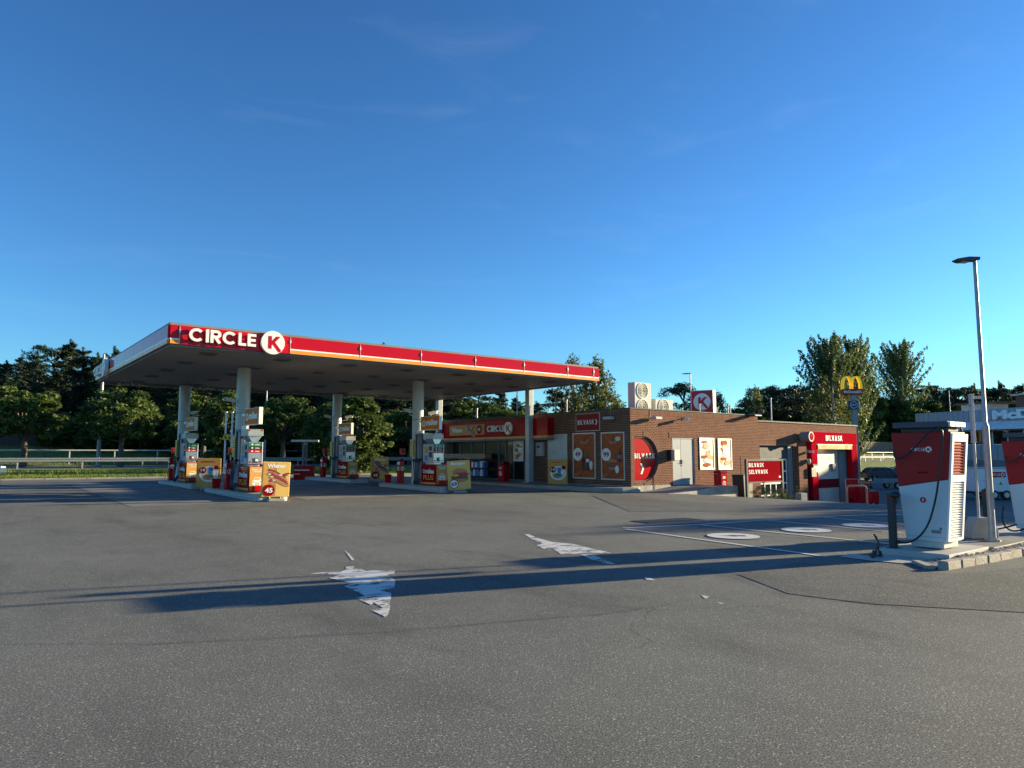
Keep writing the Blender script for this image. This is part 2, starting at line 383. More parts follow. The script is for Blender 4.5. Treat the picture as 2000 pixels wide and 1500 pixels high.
M['paint_worn'] = paint('worn_paint', .41, .50, (.7, 1.6, 1), R(58)); M['paint'] = paint('road_paint', .24, .30, (2, 2, 2))

# ------------------------------------------------------------------ lettering
STROKES = {
 'C': (1.0, [[(.5+.4*math.cos(R(a)), .5+.4*math.sin(R(a))) for a in range(42, 319, 12)]]),
 'I': (.2, [[(.1, 0), (.1, 1)]]),
 'R': (.72, [[(.1, 0), (.1, 1)], [(.2, .9), (.42, .9)]+[(.42+.21*math.cos(R(a)), .69+.21*math.sin(R(a))) for a in range(70, -71, -20)]+[(.42, .48), (.2, .48)], [(.36, .42), (.64, 0)]]),
 'L': (.55, [[(.1, 0), (.1, 1)], [(.2, .1), (.55, .1)]]),
 'E': (.6, [[(.1, 0), (.1, 1)], [(.2, .9), (.6, .9)], [(.2, .5), (.56, .5)], [(.2, .1), (.6, .1)]]),
 'B': (.7, [[(.1, 0), (.1, 1)], [(.2, .91), (.42, .91)]+[(.42+.18*math.cos(R(a)), .72+.19*math.sin(R(a))) for a in range(70, -71, -20)]+[(.42, .53), (.2, .53)], [(.2, .44), (.44, .44)]+[(.44+.2*math.cos(R(a)), .265+.175*math.sin(R(a))) for a in range(70, -71, -20)]+[(.44, .09), (.2, .09)]]),
 'V': (.8, ['P', [(0, 1), (.22, 1), (.4, .32), (.58, 1), (.8, 1), (.51, 0), (.29, 0)]]),
 'A': (.84, ['P', [(0, 0), (.31, 1), (.53, 1), (.84, 0), (.61, 0), (.55, .2), (.29, .2), (.23, 0)]]),
 'S': (.66, [[(.58, .80), (.46, .90), (.28, .90), (.13, .80), (.13, .64), (.30, .53), (.46, .47), (.56, .36), (.54, .18), (.40, .09), (.20, .10), (.07, .22)]]),
 'K': (.76, [[(.1, 0), (.1, 1)], [(.2, .42), (.66, 1)], [(.34, .60), (.68, 0)]]),
}
def stroke_text(m, s, x0, z0, h, y, th, width=None, wt=.2, mi=0, gap=.22):
    tot = sum(STROKES[c][0] for c in s)+gap*(len(s)-1); kx = (width/(tot*h)) if width else 1
    x = 0; lay = 0
    for c in s:
        wd, pl = STROKES[c]
        if pl[0] == 'P':
            m.prism([(x0+(x+a)*h*kx, z0+b*h) for a, b in pl[1]], y-th-.0006, y, mi); x += wd+gap; continue
        for p in pl:
            n = len(p); Lf = []; Rt = []
            for i in range(n):
                a = Vector(p[max(0, i-1)]); b = Vector(p[min(n-1, i+1)]); q = Vector(p[i])
                if 0 < i < n-1:
                    d1 = (q-a).normalized(); d2 = (b-q).normalized(); n1 = Vector((-d1.y, d1.x)); n2 = Vector((-d2.y, d2.x)); nn = (n1+n2).normalized()
                    k = min(2.2, 1/max(.3, nn.dot(n1)))
                else:
                    d = (b-a).normalized(); nn = Vector((-d.y, d.x)); k = 1
                Lf.append(q+nn*wt/2*k); Rt.append(q-nn*wt/2*k)
            lay += 1; dy = (lay % 4)*.0012
            for i in range(n-1):
                quad = [Lf[i], Lf[i+1], Rt[i+1], Rt[i]]
                m.prism([(x0+(x+t.x)*h*kx, z0+t.y*h) for t in quad], y-th-dy, y, mi)
        x += wd+gap
    return x0+(x-gap)*h*kx
def lettering(parent, s, x, z, h, y, mt, width=None, bold=.02, th=.002, shear=0, name='lettering', align='L'):
    cu = bpy.data.curves.new(name, 'FONT'); cu.body = s; cu.size = 1; cu.offset = bold; cu.extrude = .5; cu.shear = shear; cu.resolution_u = 3
    o = bpy.data.objects.new(name, cu); C.objects.link(o)
    dg = bpy.context.evaluated_depsgraph_get(); me = bpy.data.meshes.new_from_object(o.evaluated_get(dg)); bpy.data.objects.remove(o); bpy.data.curves.remove(cu)
    n = len(me.vertices); co = np.zeros(n*3); me.vertices.foreach_get('co', co); co = co.reshape(-1, 3)
    mn = co.min(0); mxx = co.max(0); sy = h/(mxx[1]-mn[1]); sx = (width/(mxx[0]-mn[0])) if width else sy
    X = (co[:, 0]-mn[0])*sx; wd = (mxx[0]-mn[0])*sx
    if align == 'C': X = X-wd/2
    out = np.stack([X+x, y-(co[:, 2]+.5)*th, (co[:, 1]-mn[1])*sy+z], 1)
    me.vertices.foreach_set('co', out.ravel()); me.materials.clear(); me.materials.append(mt); me.update()
    ob = bpy.data.objects.new(name, me); C.objects.link(ob); ob.parent = parent
    return ob
def klogo(m, cx, cz, r, y, th, disc=0, k=1):
    m.disc(cx, cz, r, r, y-th, y, disc, 48)
    P = [(-.42, .55), (-.12, .55), (-.12, .12), (.26, .55), (.62, .55), (.16, .04), (.72, -.66), (.50, -.83), (.40, -.72), (-.04, -.16), (-.12, -.24), (-.12, -.55), (-.42, -.55)]
    m.prism([(cx+a*r, cz+b*r) for a, b in P], y-th-.006, y-th-.0005, k)
def chevron(m, cx, cz, h, y, th=.003, mi=0):
    w_ = h*.42; t = h*.30
    m.prism([(cx-w_/2, cz+h/2), (cx-w_/2+t*.8, cz+h/2), (cx+w_/2+t*.2, cz), (cx-w_/2+t*.8, cz-h/2), (cx-w_/2, cz-h/2), (cx+w_/2-t*.6, cz)], y-th, y, mi)
# art materials palette used by printed posters
PAL = [M['posterorange'], M['white'], M['redprint'], M['bun'], M['meat'], M['bacon'], M['lettuce'], M['plate'], M['cola'], M['amber'], M['yellow'], M['blue'], M['hazeyel'], M['orange'], M['darkred']]
ORA, WHI, RED, BUN, MEAT, BAC, LET, PLA, COLA, AMB, YEL, BLU, LIM, OR2, DRD = range(15)
def blob(m, cx, cz, rx, rz, y, mi, seed, n=22, j=.18, th=.001):
    r_ = random.Random(seed); m.prism([(cx+rx*math.cos(2*math.pi*i/n)*(1+r_.uniform(-j, j)), cz+rz*math.sin(2*math.pi*i/n)*(1+r_.uniform(-j, j))) for i in range(n)], y-th, y, mi)
def art_burger(m, cx, cz, s, y, f=1):
    blob(m, cx, cz-.26*s, .62*s, .20*s, y, LET, 3, j=.12); blob(m, cx+.05*s, cz-.40*s, .5*s, .12*s, y-.001, BUN, 4, j=.04)
    blob(m, cx-.03*s, cz-.12*s, .58*s, .15*s, y-.002, MEAT, 5, j=.10); blob(m, cx+.1*s, cz+.05*s, .55*s, .15*s, y-.003, BAC, 6, j=.16)
    blob(m, cx-.28*s, cz-.02*s, .2*s, .08*s, y-.004, YEL if f else BAC, 8, j=.1)
    m.disc(cx, cz+.16*s, .56*s, .30*s, y-.006, y-.005, BUN, 24, 0, 180)
def art_sausage(m, cx, cz, s, y):
    for k in range(5):
        a = R(-24); x0 = cx-.5*s+k*.05*s; z0 = cz+.22*s-k*.12*s
        c, q = math.cos(a), math.sin(a); pts = []
        for i in range(20):
            t = 2*math.pi*i/20; ex = math.cos(t)*.55*s; ez = math.sin(t)*.085*s+.05*s*math.cos(t*3)*.3
            pts.append((x0+.45*s+ex*c-ez*q, z0+ex*q+ez*c))
        m.prism(pts, y-.001-k*.0012, y-k*.0012, (MEAT, BUN, BAC, MEAT, BUN)[k])
    for k in range(9):
        r_ = random.Random(k); blob(m, cx+r_.uniform(-.6, .6)*s, cz+r_.uniform(-.22, .25)*s, .10*s, .045*s, y-.008, (BAC, PLA)[k % 2], k, 9, .3)
def art_plate(m, cx, cz, s, y):
    m.disc(cx, cz, .6*s, .52*s, y-.001, y, WHI); m.disc(cx+.02*s, cz+.02*s, .5*s, .44*s, y-.002, y-.0012, PLA)
    blob(m, cx-.05*s, cz-.2*s, .34*s, .15*s, y-.003, BUN, 3); blob(m, cx, cz-.1*s, .28*s, .08*s, y-.004, LET, 4)
    m.prism([(cx-.02*s, cz+.0*s), (cx+.2*s, cz-.02*s), (cx+.24*s, cz+.4*s), (cx-.06*s, cz+.4*s)], y-.0045, y-.0035, BLU)
    m.prism([(cx+.22*s, cz-.1*s), (cx+.4*s, cz-.08*s), (cx+.42*s, cz+.2*s), (cx+.2*s, cz+.2*s)], y-.005, y-.004, WHI)
def price(parent, m, cx, cz, r, y, txt, ring=RED, disc_=WHI, tm=None):
    m.disc(cx, cz, r, r, y-.002, y-.001, ring); m.disc(cx, cz, r*.86, r*.86, y-.0032, y-.0022, disc_)
    lettering(parent, txt, cx, cz-r*.42, r*.84, y-.0035, tm or M['redprint'], width=r*1.3, bold=.03, align='C', name='price_lettering')

# ================================================================== GROUND
def ground_grid():
    xs = sorted(set([-600, -400, -250, -170]+list(np.arange(-120, 260, 5.0))+list(np.arange(15, 60, 1.5))+[300, 400, 600, 900])); 
    ys = sorted(set([-200, -100, -50]+list(np.arange(-20, 220, 3.0))+[260, 320, 420, 600, 900]))
    vs = [(x, y, base_z(x, y)) for y in ys for x in xs]; n = len(xs)
    fs = [(j*n+i, j*n+i+1, (j+1)*n+i+1, (j+1)*n+i) for j in range(len(ys)-1) for i in range(n-1)]
    m = MB(); m.add(vs, fs, 0); return m
g = ground_grid().build('ground', [M['asphalt']]); setp(g, kind='structure')
def hw_strip(name, v0, v1, off, mt, u0=-160, u1=420, du=6, dv=3):
    m = MB(); us = np.arange(u0, u1+.1, du); vv = np.linspace(v0, v1, max(2, int((v1-v0)/dv)+1)); n = len(us)
    vs = []
    for v in vv:
        for u in us:
            x, y = hw(u, v); vs.append((x, y, base_z(x, y)+off))
    m.add(vs, [(j*n+i, j*n+i+1, (j+1)*n+i+1, (j+1)*n+i) for j in range(len(vv)-1) for i in range(n-1)]); return m.build(name, [mt])
setp(hw_strip('grass_verge', .15, 16, .05, M['grass']), kind='structure')
setp(hw_strip('road', 16, 28, .06, M['road']), kind='structure')
setp(hw_strip('grass_bank', 28, 300, .06, M['grass'], du=8, dv=5), kind='structure')
# verge kerb
m = MB()
for u in np.arange(-60, 90, 2.0):
    x0, y0 = hw(u, 0); x1, y1 = hw(u+1.97, 0); x2, y2 = hw(u+1.97, .15); x3, y3 = hw(u, .15); z = base_z(x0, y0)
    m.add([(x0, y0, z-.1), (x1, y1, z-.1), (x2, y2, z-.1), (x3, y3, z-.1), (x0, y0, z+.11), (x1, y1, z+.11), (x2, y2, z+.11), (x3, y3, z+.11)], [(0, 1, 5, 4), (4, 5, 6, 7), (1, 2, 6, 5), (3, 0, 4, 7)])
setp(m.build('kerb', [M['concrete']]), kind='structure')
# grass blades on the verge and the bank
def blades(name, n, u0, u1, v0, v1, h0, h1, lbl, bias=1.0):
    r_ = random.Random(name); vs = []; fs = []
    for i in range(n):
        u = r_.uniform(u0, u1); v = v0+(v1-v0)*r_.random()**bias; x, y = hw(u, v); z = base_z(x, y)+.04
        h = r_.uniform(h0, h1)*(1+.8*(r_.random() > .97)); a = r_.uniform(0, math.pi); wd = r_.uniform(.012, .03); lx, ly = r_.uniform(-.5, .5)*h, r_.uniform(-.5, .5)*h
        k = len(vs); vs += [(x-wd*math.cos(a), y-wd*math.sin(a), z), (x+wd*math.cos(a), y+wd*math.sin(a), z), (x+lx, y+ly, z+h)]; fs.append((k, k+1, k+2))
    m = MB(); m.add(vs, fs); o = m.build(name, [M['grassblade']]); setp(o, lbl, 'grass', kind='stuff')
blades('verge_grass', 60000, -8, 40, .1, 9, .08, .24, 'short sunlit grass on the verge behind the forecourt kerb', 1.5)
blades('bank_grass', 30000, -25, 110, 28, 44, .15, .5, 'long grass on the bank behind the road')

# ground sheets from pixel outlines (flat part of the forecourt)
def sheet(name, pts, off, mt, sub=True):
    m = MB(); P = [PG(*p) for p in pts]; n = len(P)
    vs = [(p.x, p.y, base_z(p.x, p.y)+off) for p in P]; m.add(vs, [tuple(range(n))]); 
    a = sum(P[i].x*P[(i+1) % n].y-P[(i+1) % n].x*P[i].y for i in range(n))
    if a < 0: m.f = [list(reversed(f)) for f in m.f]
    return setp(m.build(name, [mt]), kind='structure')
def sheet_xy(name, pts, off, mt, step=1.5):
    (x0, y0), (x1, y1) = pts
    m = MB(); xs = np.linspace(x0, x1, max(2, int((x1-x0)/step)+1)); ys = np.linspace(y0, y1, max(2, int((y1-y0)/step)+1)); n = len(xs)
    m.add([(x, y, base_z(x, y)+off) for y in ys for x in xs], [(j*n+i, j*n+i+1, (j+1)*n+i+1, (j+1)*n+i) for j in range(len(ys)-1) for i in range(n-1)])
    return setp(m.build(name, [mt]), kind='structure')
for x0, x1, y0, y1 in ((4.2, 7.7, 23.6, 30.5), (4.2, 7.7, 30.55, 38), (9.6, 15.2, 23.6, 30.5), (9.6, 15.2, 30.55, 38), (17.3, 21.4, 23.6, 30.5), (17.3, 21.4, 30.55, 38)):
    sheet_xy('forecourt_slab', ((x0, y0), (x1, y1)), .006, M['slab'])
sheet('asphalt_patch', [(1150, 966), (1232, 967), (1330, 981), (1440, 984), (1600, 990), (1740, 999), (1600, 1001), (1400, 999), (1230, 999)], .005, M['asphalt_new'])
sheet('asphalt_patch', [(1440, 1122), (1560, 1098), (1690, 1106), (1850, 1122), (2100, 1100), (2300, 1190), (2060, 1200), (1700, 1180), (1540, 1160)], .005, M['asphalt_new'])
def seam(name, pts, wd=.012):
    m = MB(); r_ = random.Random(len(pts)+int(pts[0][0])); P = []
    for (a, b) in zip(pts, pts[1:]):
        pa, pb = PG(*a), PG(*b); k = max(2, int((pb-pa).length/.12))
        for i in range(k): P.append(pa.lerp(pb, i/k)+Vector((r_.uniform(-.02, .02), r_.uniform(-.02, .02), 0)))
    for i in range(len(P)-1):
        d = (P[i+1]-P[i]).normalized(); n = Vector((-d.y, d.x, 0))*wd*r_.uniform(.3, 1)
        m.add([(p.x, p.y, base_z(p.x, p.y)+.0085) for p in (P[i]-n, P[i+1]-n, P[i+1]+n, P[i]+n)], [(0, 1, 2, 3)])
    setp(m.build(name, [M['dark']]), kind='structure')
seam('asphalt_crack', [(1380, 1112), (1440, 1132), (1550, 1168), (1700, 1178), (1990, 1225)], .006)
seam('asphalt_crack', [(-300, 1262), (100, 1258), (300, 1258), (500, 1250), (620, 1242), (760, 1235), (1010, 1213), (1180, 1200), (1330, 1178)], .006)
seam('asphalt_crack', [(1560, 1098), (1690, 1090), (1800, 1110)], .008)
# painted markings
def line(pts, wd, mt, name='road_marking', off=.008):
    m = MB(); P = [PG(*p) for p in pts]
    for a, b in zip(P, P[1:]):
        d = (b-a); k = max(1, int(d.length/1.5)); d = d.normalized(); n = Vector((-d.y, d.x, 0))*wd/2
        for i in range(k):
            p, q = a.lerp(b, i/k), a.lerp(b, (i+1)/k)
            m.add([(t.x, t.y, base_z(t.x, t.y)+off) for t in (p-n, q-n, q+n, p+n)], [(0, 1, 2, 3)])
    return setp(m.build(name, [mt]), kind='structure')
line([(1216, 1032), (1368, 1025), (1500, 1016), (1660, 1007), (1760, 1005)], .10, M['paint'])
line([(1222, 1034), (1615, 1088)], .10, M['paint'], off=.009)
line([(1372, 1026), (1740, 1063)], .10, M['paint'], off=.009)
line([(1500, 1017), (1760, 1041)], .08, M['paint'], off=.009)
line([(1610, 1011), (1790, 1027)], .08, M['paint'], off=.009)
line([(1580, 995), (1700, 999), (1800, 1003), (1900, 1010)], .10, M['paint'], off=.009)
def charge_disc(px, py, rx):
    c = PG(px, py); r_ = (PG(px+rx, py)-PG(px-rx, py)).length/2
    m = MB(); z = base_z(c.x, c.y); n = 40
    m.add([(c.x+r_*math.cos(2*math.pi*i/n), c.y+r_*math.sin(2*math.pi*i/n), z+.014) for i in range(n)], [tuple(range(n))], 0)
    B = [(-.2, .55), (.25, .5), (.02, .1), (.3, .12), (-.18, -.62), (-.04, -.08), (-.3, -.1)]
    a = R(-128); ca, sa = math.cos(a), math.sin(a)
    P = [(c.x+r_*.9*(x*ca-y*sa), c.y+r_*.9*(x*sa+y*ca), z+.018) for x, y in B]; m.add(P, [tuple(reversed(range(7)))], 1)
    setp(m.build('road_marking', [M['paint'], M['asphalt_new']]), kind='structure')
charge_disc(1432, 1048, 50); charge_disc(1574, 1036, 46); charge_disc(1690, 1027, 42)
def poly_mark(pts): sheet('road_marking', pts, .005, M['paint_worn'])
z5 = lambda P: [(560+x/2.857, 1000+y/2.857) for x, y in P]
p = PG(1305, 1017); t = thing('drain_grate', 'dark cast iron drain grate in the asphalt left of the painted bays', 'drain', (p.x, p.y, base_z(p.x, p.y)+.004), R(-8))
one('frame', [M['dark']], lambda m: m.box(-.9, .9, -.35, .35, 0, .006), t); one('slots', [M['darkgrey']], lambda m: [m.box(-.85+.1*i, -.79+.1*i, -.3, .3, .0065, .012) for i in range(17)], t)
poly_mark(z5([(125, 345), (205, 338), (300, 336), (330, 322), (415, 318), (440, 330), (607, 324), (600, 345), (560, 352), (607, 384), (600, 425), (520, 440), (585, 455), (580, 490), (500, 500), (470, 520), (385, 482), (440, 470), (320, 415), (370, 400), (235, 370), (300, 352)]))
poly_mark(z5([(480, 505), (578, 495), (576, 540), (565, 575), (550, 588), (515, 570), (470, 550), (540, 538)]))
poly_mark(z5([(322, 218), (338, 220), (378, 268), (362, 270)])); poly_mark(z5([(330, 308), (378, 304), (372, 316), (332, 326)]))
poly_mark(z5([(1325, 125), (1352, 126), (1405, 148), (1480, 168), (1600, 180), (1700, 205), (1815, 230), (1700, 233), (1530, 236), (1490, 210), (1440, 210), (1395, 188), (1430, 176), (1380, 160)]))
poly_mark(z5([(1638, 237), (1705, 238), (1760, 262), (1835, 293), (1790, 290), (1700, 266)]))
for P in ([(1258, 1128), (1272, 1130), (1279, 1134), (1262, 1133)], [(1370, 1163), (1385, 1166), (1388, 1170), (1376, 1169)], [(1400, 1177), (1415, 1179), (1412, 1181)]): poly_mark(P)
# ================================================================== CANOPY
CX0, CX1, CY0, CY1, CZ = 4.80, 22.58, 22.6, 36.15, 4.86
FT = 5.45
canopy = thing('fuel_canopy', 'large flat forecourt canopy with red and orange fascia on six grey columns', 'canopy', (CX0, CY0, 0))
def cl(x, y): return x-CX0, y-CY0
W_, D_ = CX1-CX0, CY1-CY0
def f(m):
    m.box(.1, W_-.1, .1, D_-.1, CZ, CZ+.45)
one('soffit', [M['soffit']], f, canopy)
def f(m):   # joints of the soffit sheets
    for i in range(1, 46): m.box(.12, W_-.12, i*.34-.006, i*.34+.006, CZ-.004, CZ-.001)
one('soffit_joint', [M['darkgrey']], f, canopy)
def f(m):
    m.box(0, W_, 0, .1, FT-.02, FT+.05); m.box(0, W_, D_-.1, D_, FT-.02, FT+.05); m.box(0, .1, .1, D_-.1, FT-.02, FT+.05); m.box(W_-.1, W_, .1, D_-.1, FT-.02, FT+.05)
    m.box(.1, W_-.1, .1, D_-.1, FT-.08, FT+.02)
one('roof_edge', [M['grey']], f, canopy)
def f(m):
    m.box(.04, W_-.04, .04, .1, CZ-.06, CZ+.02); m.box(.04, .1, .1, D_-.1, CZ-.06, CZ+.02); m.box(W_-.1, W_-.04, .1, D_-.1, CZ-.06, CZ+.02); m.box(.04, W_-.04, D_-.1, D_-.04, CZ-.06, CZ+.02)
one('soffit_trim', [M['grey']], f, canopy)
# fascia panels
xs = [PY(px, 700, CY0).x-CX0 for px in (348, 565, 702, 821, 927, 1022, 1107)]+[W_-.35]
edges = [0.0]+xs+[W_]
def fpan(L_, plain, out_):
    def f(m):
        m.box(.008, L_-.008, -out_, 0, CZ+(.0 if plain else .165), FT-.03, 0)
        if not plain:
            m.box(.008, L_-.008, -out_-.006, 0, CZ+.118, CZ+.162, 1); m.box(.008, L_-.008, -out_-.012, 0, CZ+.0, CZ+.115, 2)
    return f
for i, (a, b) in enumerate(zip(edges, edges[1:])):
    one('fascia_panel', [M['red'], M['white'], M['orange']], fpan(b-a, i == 1, .05 if i != 1 else .055), canopy, loc=(a, -.002, 0))
    if i: one('panel_bracket', [M['alu']], lambda m: (m.box(-.02, .02, -.085, -.06, CZ+.34, CZ+.44), m.box(-.006, .006, -.07, -.06, CZ+.02, FT-.05)), canopy, loc=(a, 0, 0))
ney = 8
for i in range(ney):
    a, b = D_*i/ney, D_*(i+1)/ney
    one('fascia_panel', [M['red'], M['white'], M['orange']], fpan(b-a, False, .05), canopy, loc=(-.002, b, 0), rot=(0, 0, -R(90)))
    one('fascia_panel', [M['red'], M['white'], M['orange']], fpan(b-a, False, .05), canopy, loc=(W_+.002, a, 0), rot=(0, 0, R(90)))
one('fascia_panel', [M['red'], M['white'], M['orange']], fpan(W_, False, .05), canopy, loc=(W_, D_+.002, 0), rot=(0, 0, R(180)))
# logo on the front
lx0 = PY(366, 660, CY0).x-CX0; lx1 = PY(496, 668, CY0).x-CX0; kx = PY(529, 671, CY0).x-CX0
LH = .395
one('lettering', [M['signwhite']], lambda m: stroke_text(m, 'CIRCLE', lx0, CZ+.10, LH, -.14, .07, lx1-lx0, .205, gap=.11), canopy)
one('round_logo', [M['signwhite'], M['red']], lambda m: klogo(m, kx, CZ+.285, .375, -.10, .12), canopy)
# same logo at the far end of the left side
lo = thing('x', '', ''); bpy.data.objects.remove(lo)
def side_logo(m):
    stroke_text(m, 'CIRCLE', .5, CZ+.10, LH, -.12, .08, lx1-lx0, .205, gap=.11)
one('lettering', [M['signwhite']], side_logo, canopy, loc=(0, D_, 0), rot=(0, 0, -R(90)))
one('round_logo', [M['signwhite'], M['red']], lambda m: klogo(m, .5+(lx1-lx0)+.62, CZ+.285, .375, -.08, .14), canopy, loc=(0, D_, 0), rot=(0, 0, -R(90)))
COLS = [(8.4, 27.1, .25), (16.05, 27.3, .25), (22.42, 27.3, .15), (8.4, 35.8, .25), (16.05, 35.8, .25), (22.42, 35.7, .15)]
for i, (x, y, r_) in enumerate(COLS):
    gz = base_z(x, y)
    def f(m):
        if i in (2, 5): m.box(-r_, r_, -r_, r_, gz, CZ)
        else:
            m.cyl(0, 0, gz, CZ, r_, 32)
    c = one('column', [M['colgrey']], f, canopy, loc=(*cl(x, y), 0), bevel=.02 if i in (2, 5) else 0)
    if i not in (2, 5):
        one('column_collar', [M['grey']], lambda m: m.cyl(0, 0, CZ-.05, CZ-.003, r_+.07, 32), c); one('column_band', [M['grey']], lambda m: m.cyl(0, 0, 3.1, 3.13, r_+.006, 32), c)
        one('drain_pipe', [M['grey']], lambda m: m.tube([(.1, r_+.05, gz+.2), (.1, r_+.05, CZ)], .035, 8), c)
    else:
        one('base_plate', [M['galv']], lambda m: m.box(-.25, .25, -.25, .25, gz, gz+.16), c)
for ix in range(7):
    for iy in range(5):
        one('ceiling_light', [M['grey'], M['darkgrey']], lambda m: (m.box(-.24, .24, -.24, .24, CZ-.045, CZ-.005, 0), m.box(-.19, .19, -.19, .19, CZ-.055, CZ-.046, 1)), canopy, loc=(1.5+ix*2.45, 1.5+iy*2.8, 0))

# ================================================================== FORECOURT ISLANDS, PUMPS
def island(cx, y0, y1, label):
    zz = max(base_z(cx, y0), base_z(cx, y1))
    t = thing('pump_island', label, 'kerbed island', (cx, y0, 0), 0, 'concrete islands under the canopy')
    hw_ = .575; L_ = y1-y0
    def rr(w2, z0, z1, m, mi):
        r_ = .18; pts = []
        for (qx, qy, a0) in ((w2-r_, r_, -90), (w2-r_, L_-r_, 0), (-w2+r_, L_-r_, 90), (-w2+r_, r_, 180)):
            for k in range(5): a = R(a0+22.5*k); pts.append((qx+r_*math.cos(a), qy+r_*math.sin(a)))
        m.prism(pts, z0, z1, mi, 'z')
    one('kerb_ring', [M['galv']], lambda m: rr(hw_, -.05, zz+.165, m, 0), t)
    def f(m):
        m.box(-hw_+.08, hw_-.08, .08, L_-.08, zz+.16, zz+.172)
    one('deck', [M['concrete']], f, t)
    one('steel_edge', [M['alu']], lambda m: m.box(-hw_-.004, hw_+.004, .3, L_-.3, zz+.06, zz+.075), t)
    return zz+.172
ISL = [(8.42, 23.75, 29.9, 'front left concrete island carrying the nearest fuel pump'), (16.05, 24.4, 29.9, 'front right concrete island beside the burger poster'),
       (8.42, 32.0, 38.0, 'rear left concrete island behind the plate poster'), (16.05, 32.9, 39.0, 'rear right concrete island in shade behind the middle column')]
IZ = [island(*a) for a in ISL]

def make_pump(label):
    t = thing('fuel_pump', label, 'fuel pump', (0, 0, 0), 0, 'fuel pumps under the canopy')
    # lower cabinet
    one('lower_cabinet', [M['redflat'], M['darkgrey']], lambda m: (m.box(-.26, .26, .02, 1.13, .0, .06, 1), m.box(-.28, .28, 0, 1.15, .06, .98, 0)), t, .012)
    p = one('side_panel', [M['redprint'], M['orange']], lambda m: (m.box(.01, 1.13, -.012, 0, .08, .96, 0), m.box(.01, 1.13, -.016, -.012, .08, .16, 1)), t, loc=(-.281, 1.15, 0), rot=(0, 0, -R(90)))
    lettering(p, 'miles', .34, .56, .22, -.013, M['white'], width=.66, bold=.03)
    one('emblem', [M['white']], lambda m: m.ring(.20, .66, .055, .09, -.016, -.012, 0, 24), p)
    lettering(p, 'PLUS', .16, .27, .22, -.013, M['orange'], width=.80, bold=.02)
    p = one('end_panel', [M['amber'], M['white'], M['darkgrey']], lambda m: (m.box(-.26, .26, -.012, 0, .08, .97, 0),), t, loc=(0, -.001, 0))
    lettering(p, 'Betal med', 0, .84, .065, -.013, M['white'], width=.38, bold=.02, align='C'); lettering(p, 'mobilen', 0, .76, .06, -.013, M['white'], width=.28, bold=.02, align='C')
    def car(m):
        m.prism([(-.13, .48), (-.09, .57), (.09, .57), (.13, .48), (.17, .43), (.17, .30), (.12, .30), (.12, .26), (.07, .26), (.07, .30), (-.07, .30), (-.07, .26), (-.12, .26), (-.12, .30), (-.17, .30), (-.17, .43)], -.015, -.0125, 0)
        m.prism([(-.10, .48), (-.07, .545), (.07, .545), (.10, .48)], -.018, -.0155, 1)
        for x in (-.12, .12): m.disc(x, .40, .028, .028, -.018, -.0155, 1, 14)
        m.box(-.06, .06, -.018, -.0155, .33, .37, 1)
    one('car_icon', [M['white'], M['amber']], car, p)
    one('tray', [M['redflat']], lambda m: m.box(-.16, .26, -.22, -.014, .06, .26), t, .02)
    # head
    one('head_cabinet', [M['grey_head'], M['steel']], lambda m: (m.box(-.25, .25, .28, 1.12, 1.06, 1.92, 0), m.box(-.17, .17, .34, 1.05, .98, 1.06, 1)), t, .01)
    d = one('display', [M['steel'], M['green'], M['black'], M['redflat'], M['white']], lambda m: (m.box(-.24, .22, -.02, 0, 1.08, 1.50, 0), m.box(-.24, .22, -.024, 0, 1.76, 1.90, 1), m.box(-.24, .22, -.022, 0, 1.63, 1.75, 2), m.box(-.24, .22, -.024, 0, 1.51, 1.62, 3), m.box(.225, .25, -.03, 0, 1.06, 1.92, 4)), t, loc=(0, .279, 0))
    for k, (z, s_) in enumerate(((1.80, 'miles'), (1.665, 'miles'), (1.54, 'miles'))):
        lettering(d, s_, -.02, z, .055, -.0245, M['white'], width=.15, bold=.02)
        one('emblem', [M['white']], lambda m: m.disc(-.12, z+.03, .03, .03, -.027, -.0245, 0, 14), d)
    one('card_slot', [M['dark'], M['white'], M['redflat']], lambda m: (m.box(-.10, .08, -.028, -.021, 1.12, 1.30, 0), m.box(.0, .08, -.034, -.028, 1.18, 1.27, 1), m.box(-.21, -.15, -.026, -.021, 1.12, 1.19, 2), m.box(.13, .19, -.026, -.021, 1.12, 1.19, 2)), d)
    s_ = one('sticker_panel', [M['offwhite'], M['darkgrey'], M['blue'], M['amber']], lambda m: (m.box(.05, .8, -.006, 0, 1.1, 1.88, 0), m.box(.15, .45, -.01, -.006, 1.5, 1.8, 3), m.box(.5, .75, -.01, -.006, 1.3, 1.55, 1), m.box(.15, .4, -.01, -.006, 1.16, 1.4, 2), m.box(.5, .74, -.01, -.006, 1.62, 1.82, 1)), t, loc=(-.251, 1.12, 0), rot=(0, 0, -R(90)))
    # V supports and top box
    one('support', [M['grey_head']], lambda m: [m.prism([(sx*.05, 1.93), (sx*.12, 1.93), (sx*.27, 2.17), (sx*.20, 2.17)], .45, .95, 0) for sx in (-1, 1)], t)
    one('mirror_plate', [M['steel']], lambda m: m.prism([(-.10, 1.93), (.10, 1.93), (.22, 2.16), (-.22, 2.16)], .40, .44, 0), t)
    tb = one('top_box', [M['grey_head'], M['redflat']], lambda m: (m.box(-.26, .26, .30, 1.1, 2.16, 2.42, 0), m.box(-.25, -.19, .292, .30, 2.35, 2.41, 1), m.box(.19, .25, .292, .30, 2.35, 2.41, 1)), t, .008)
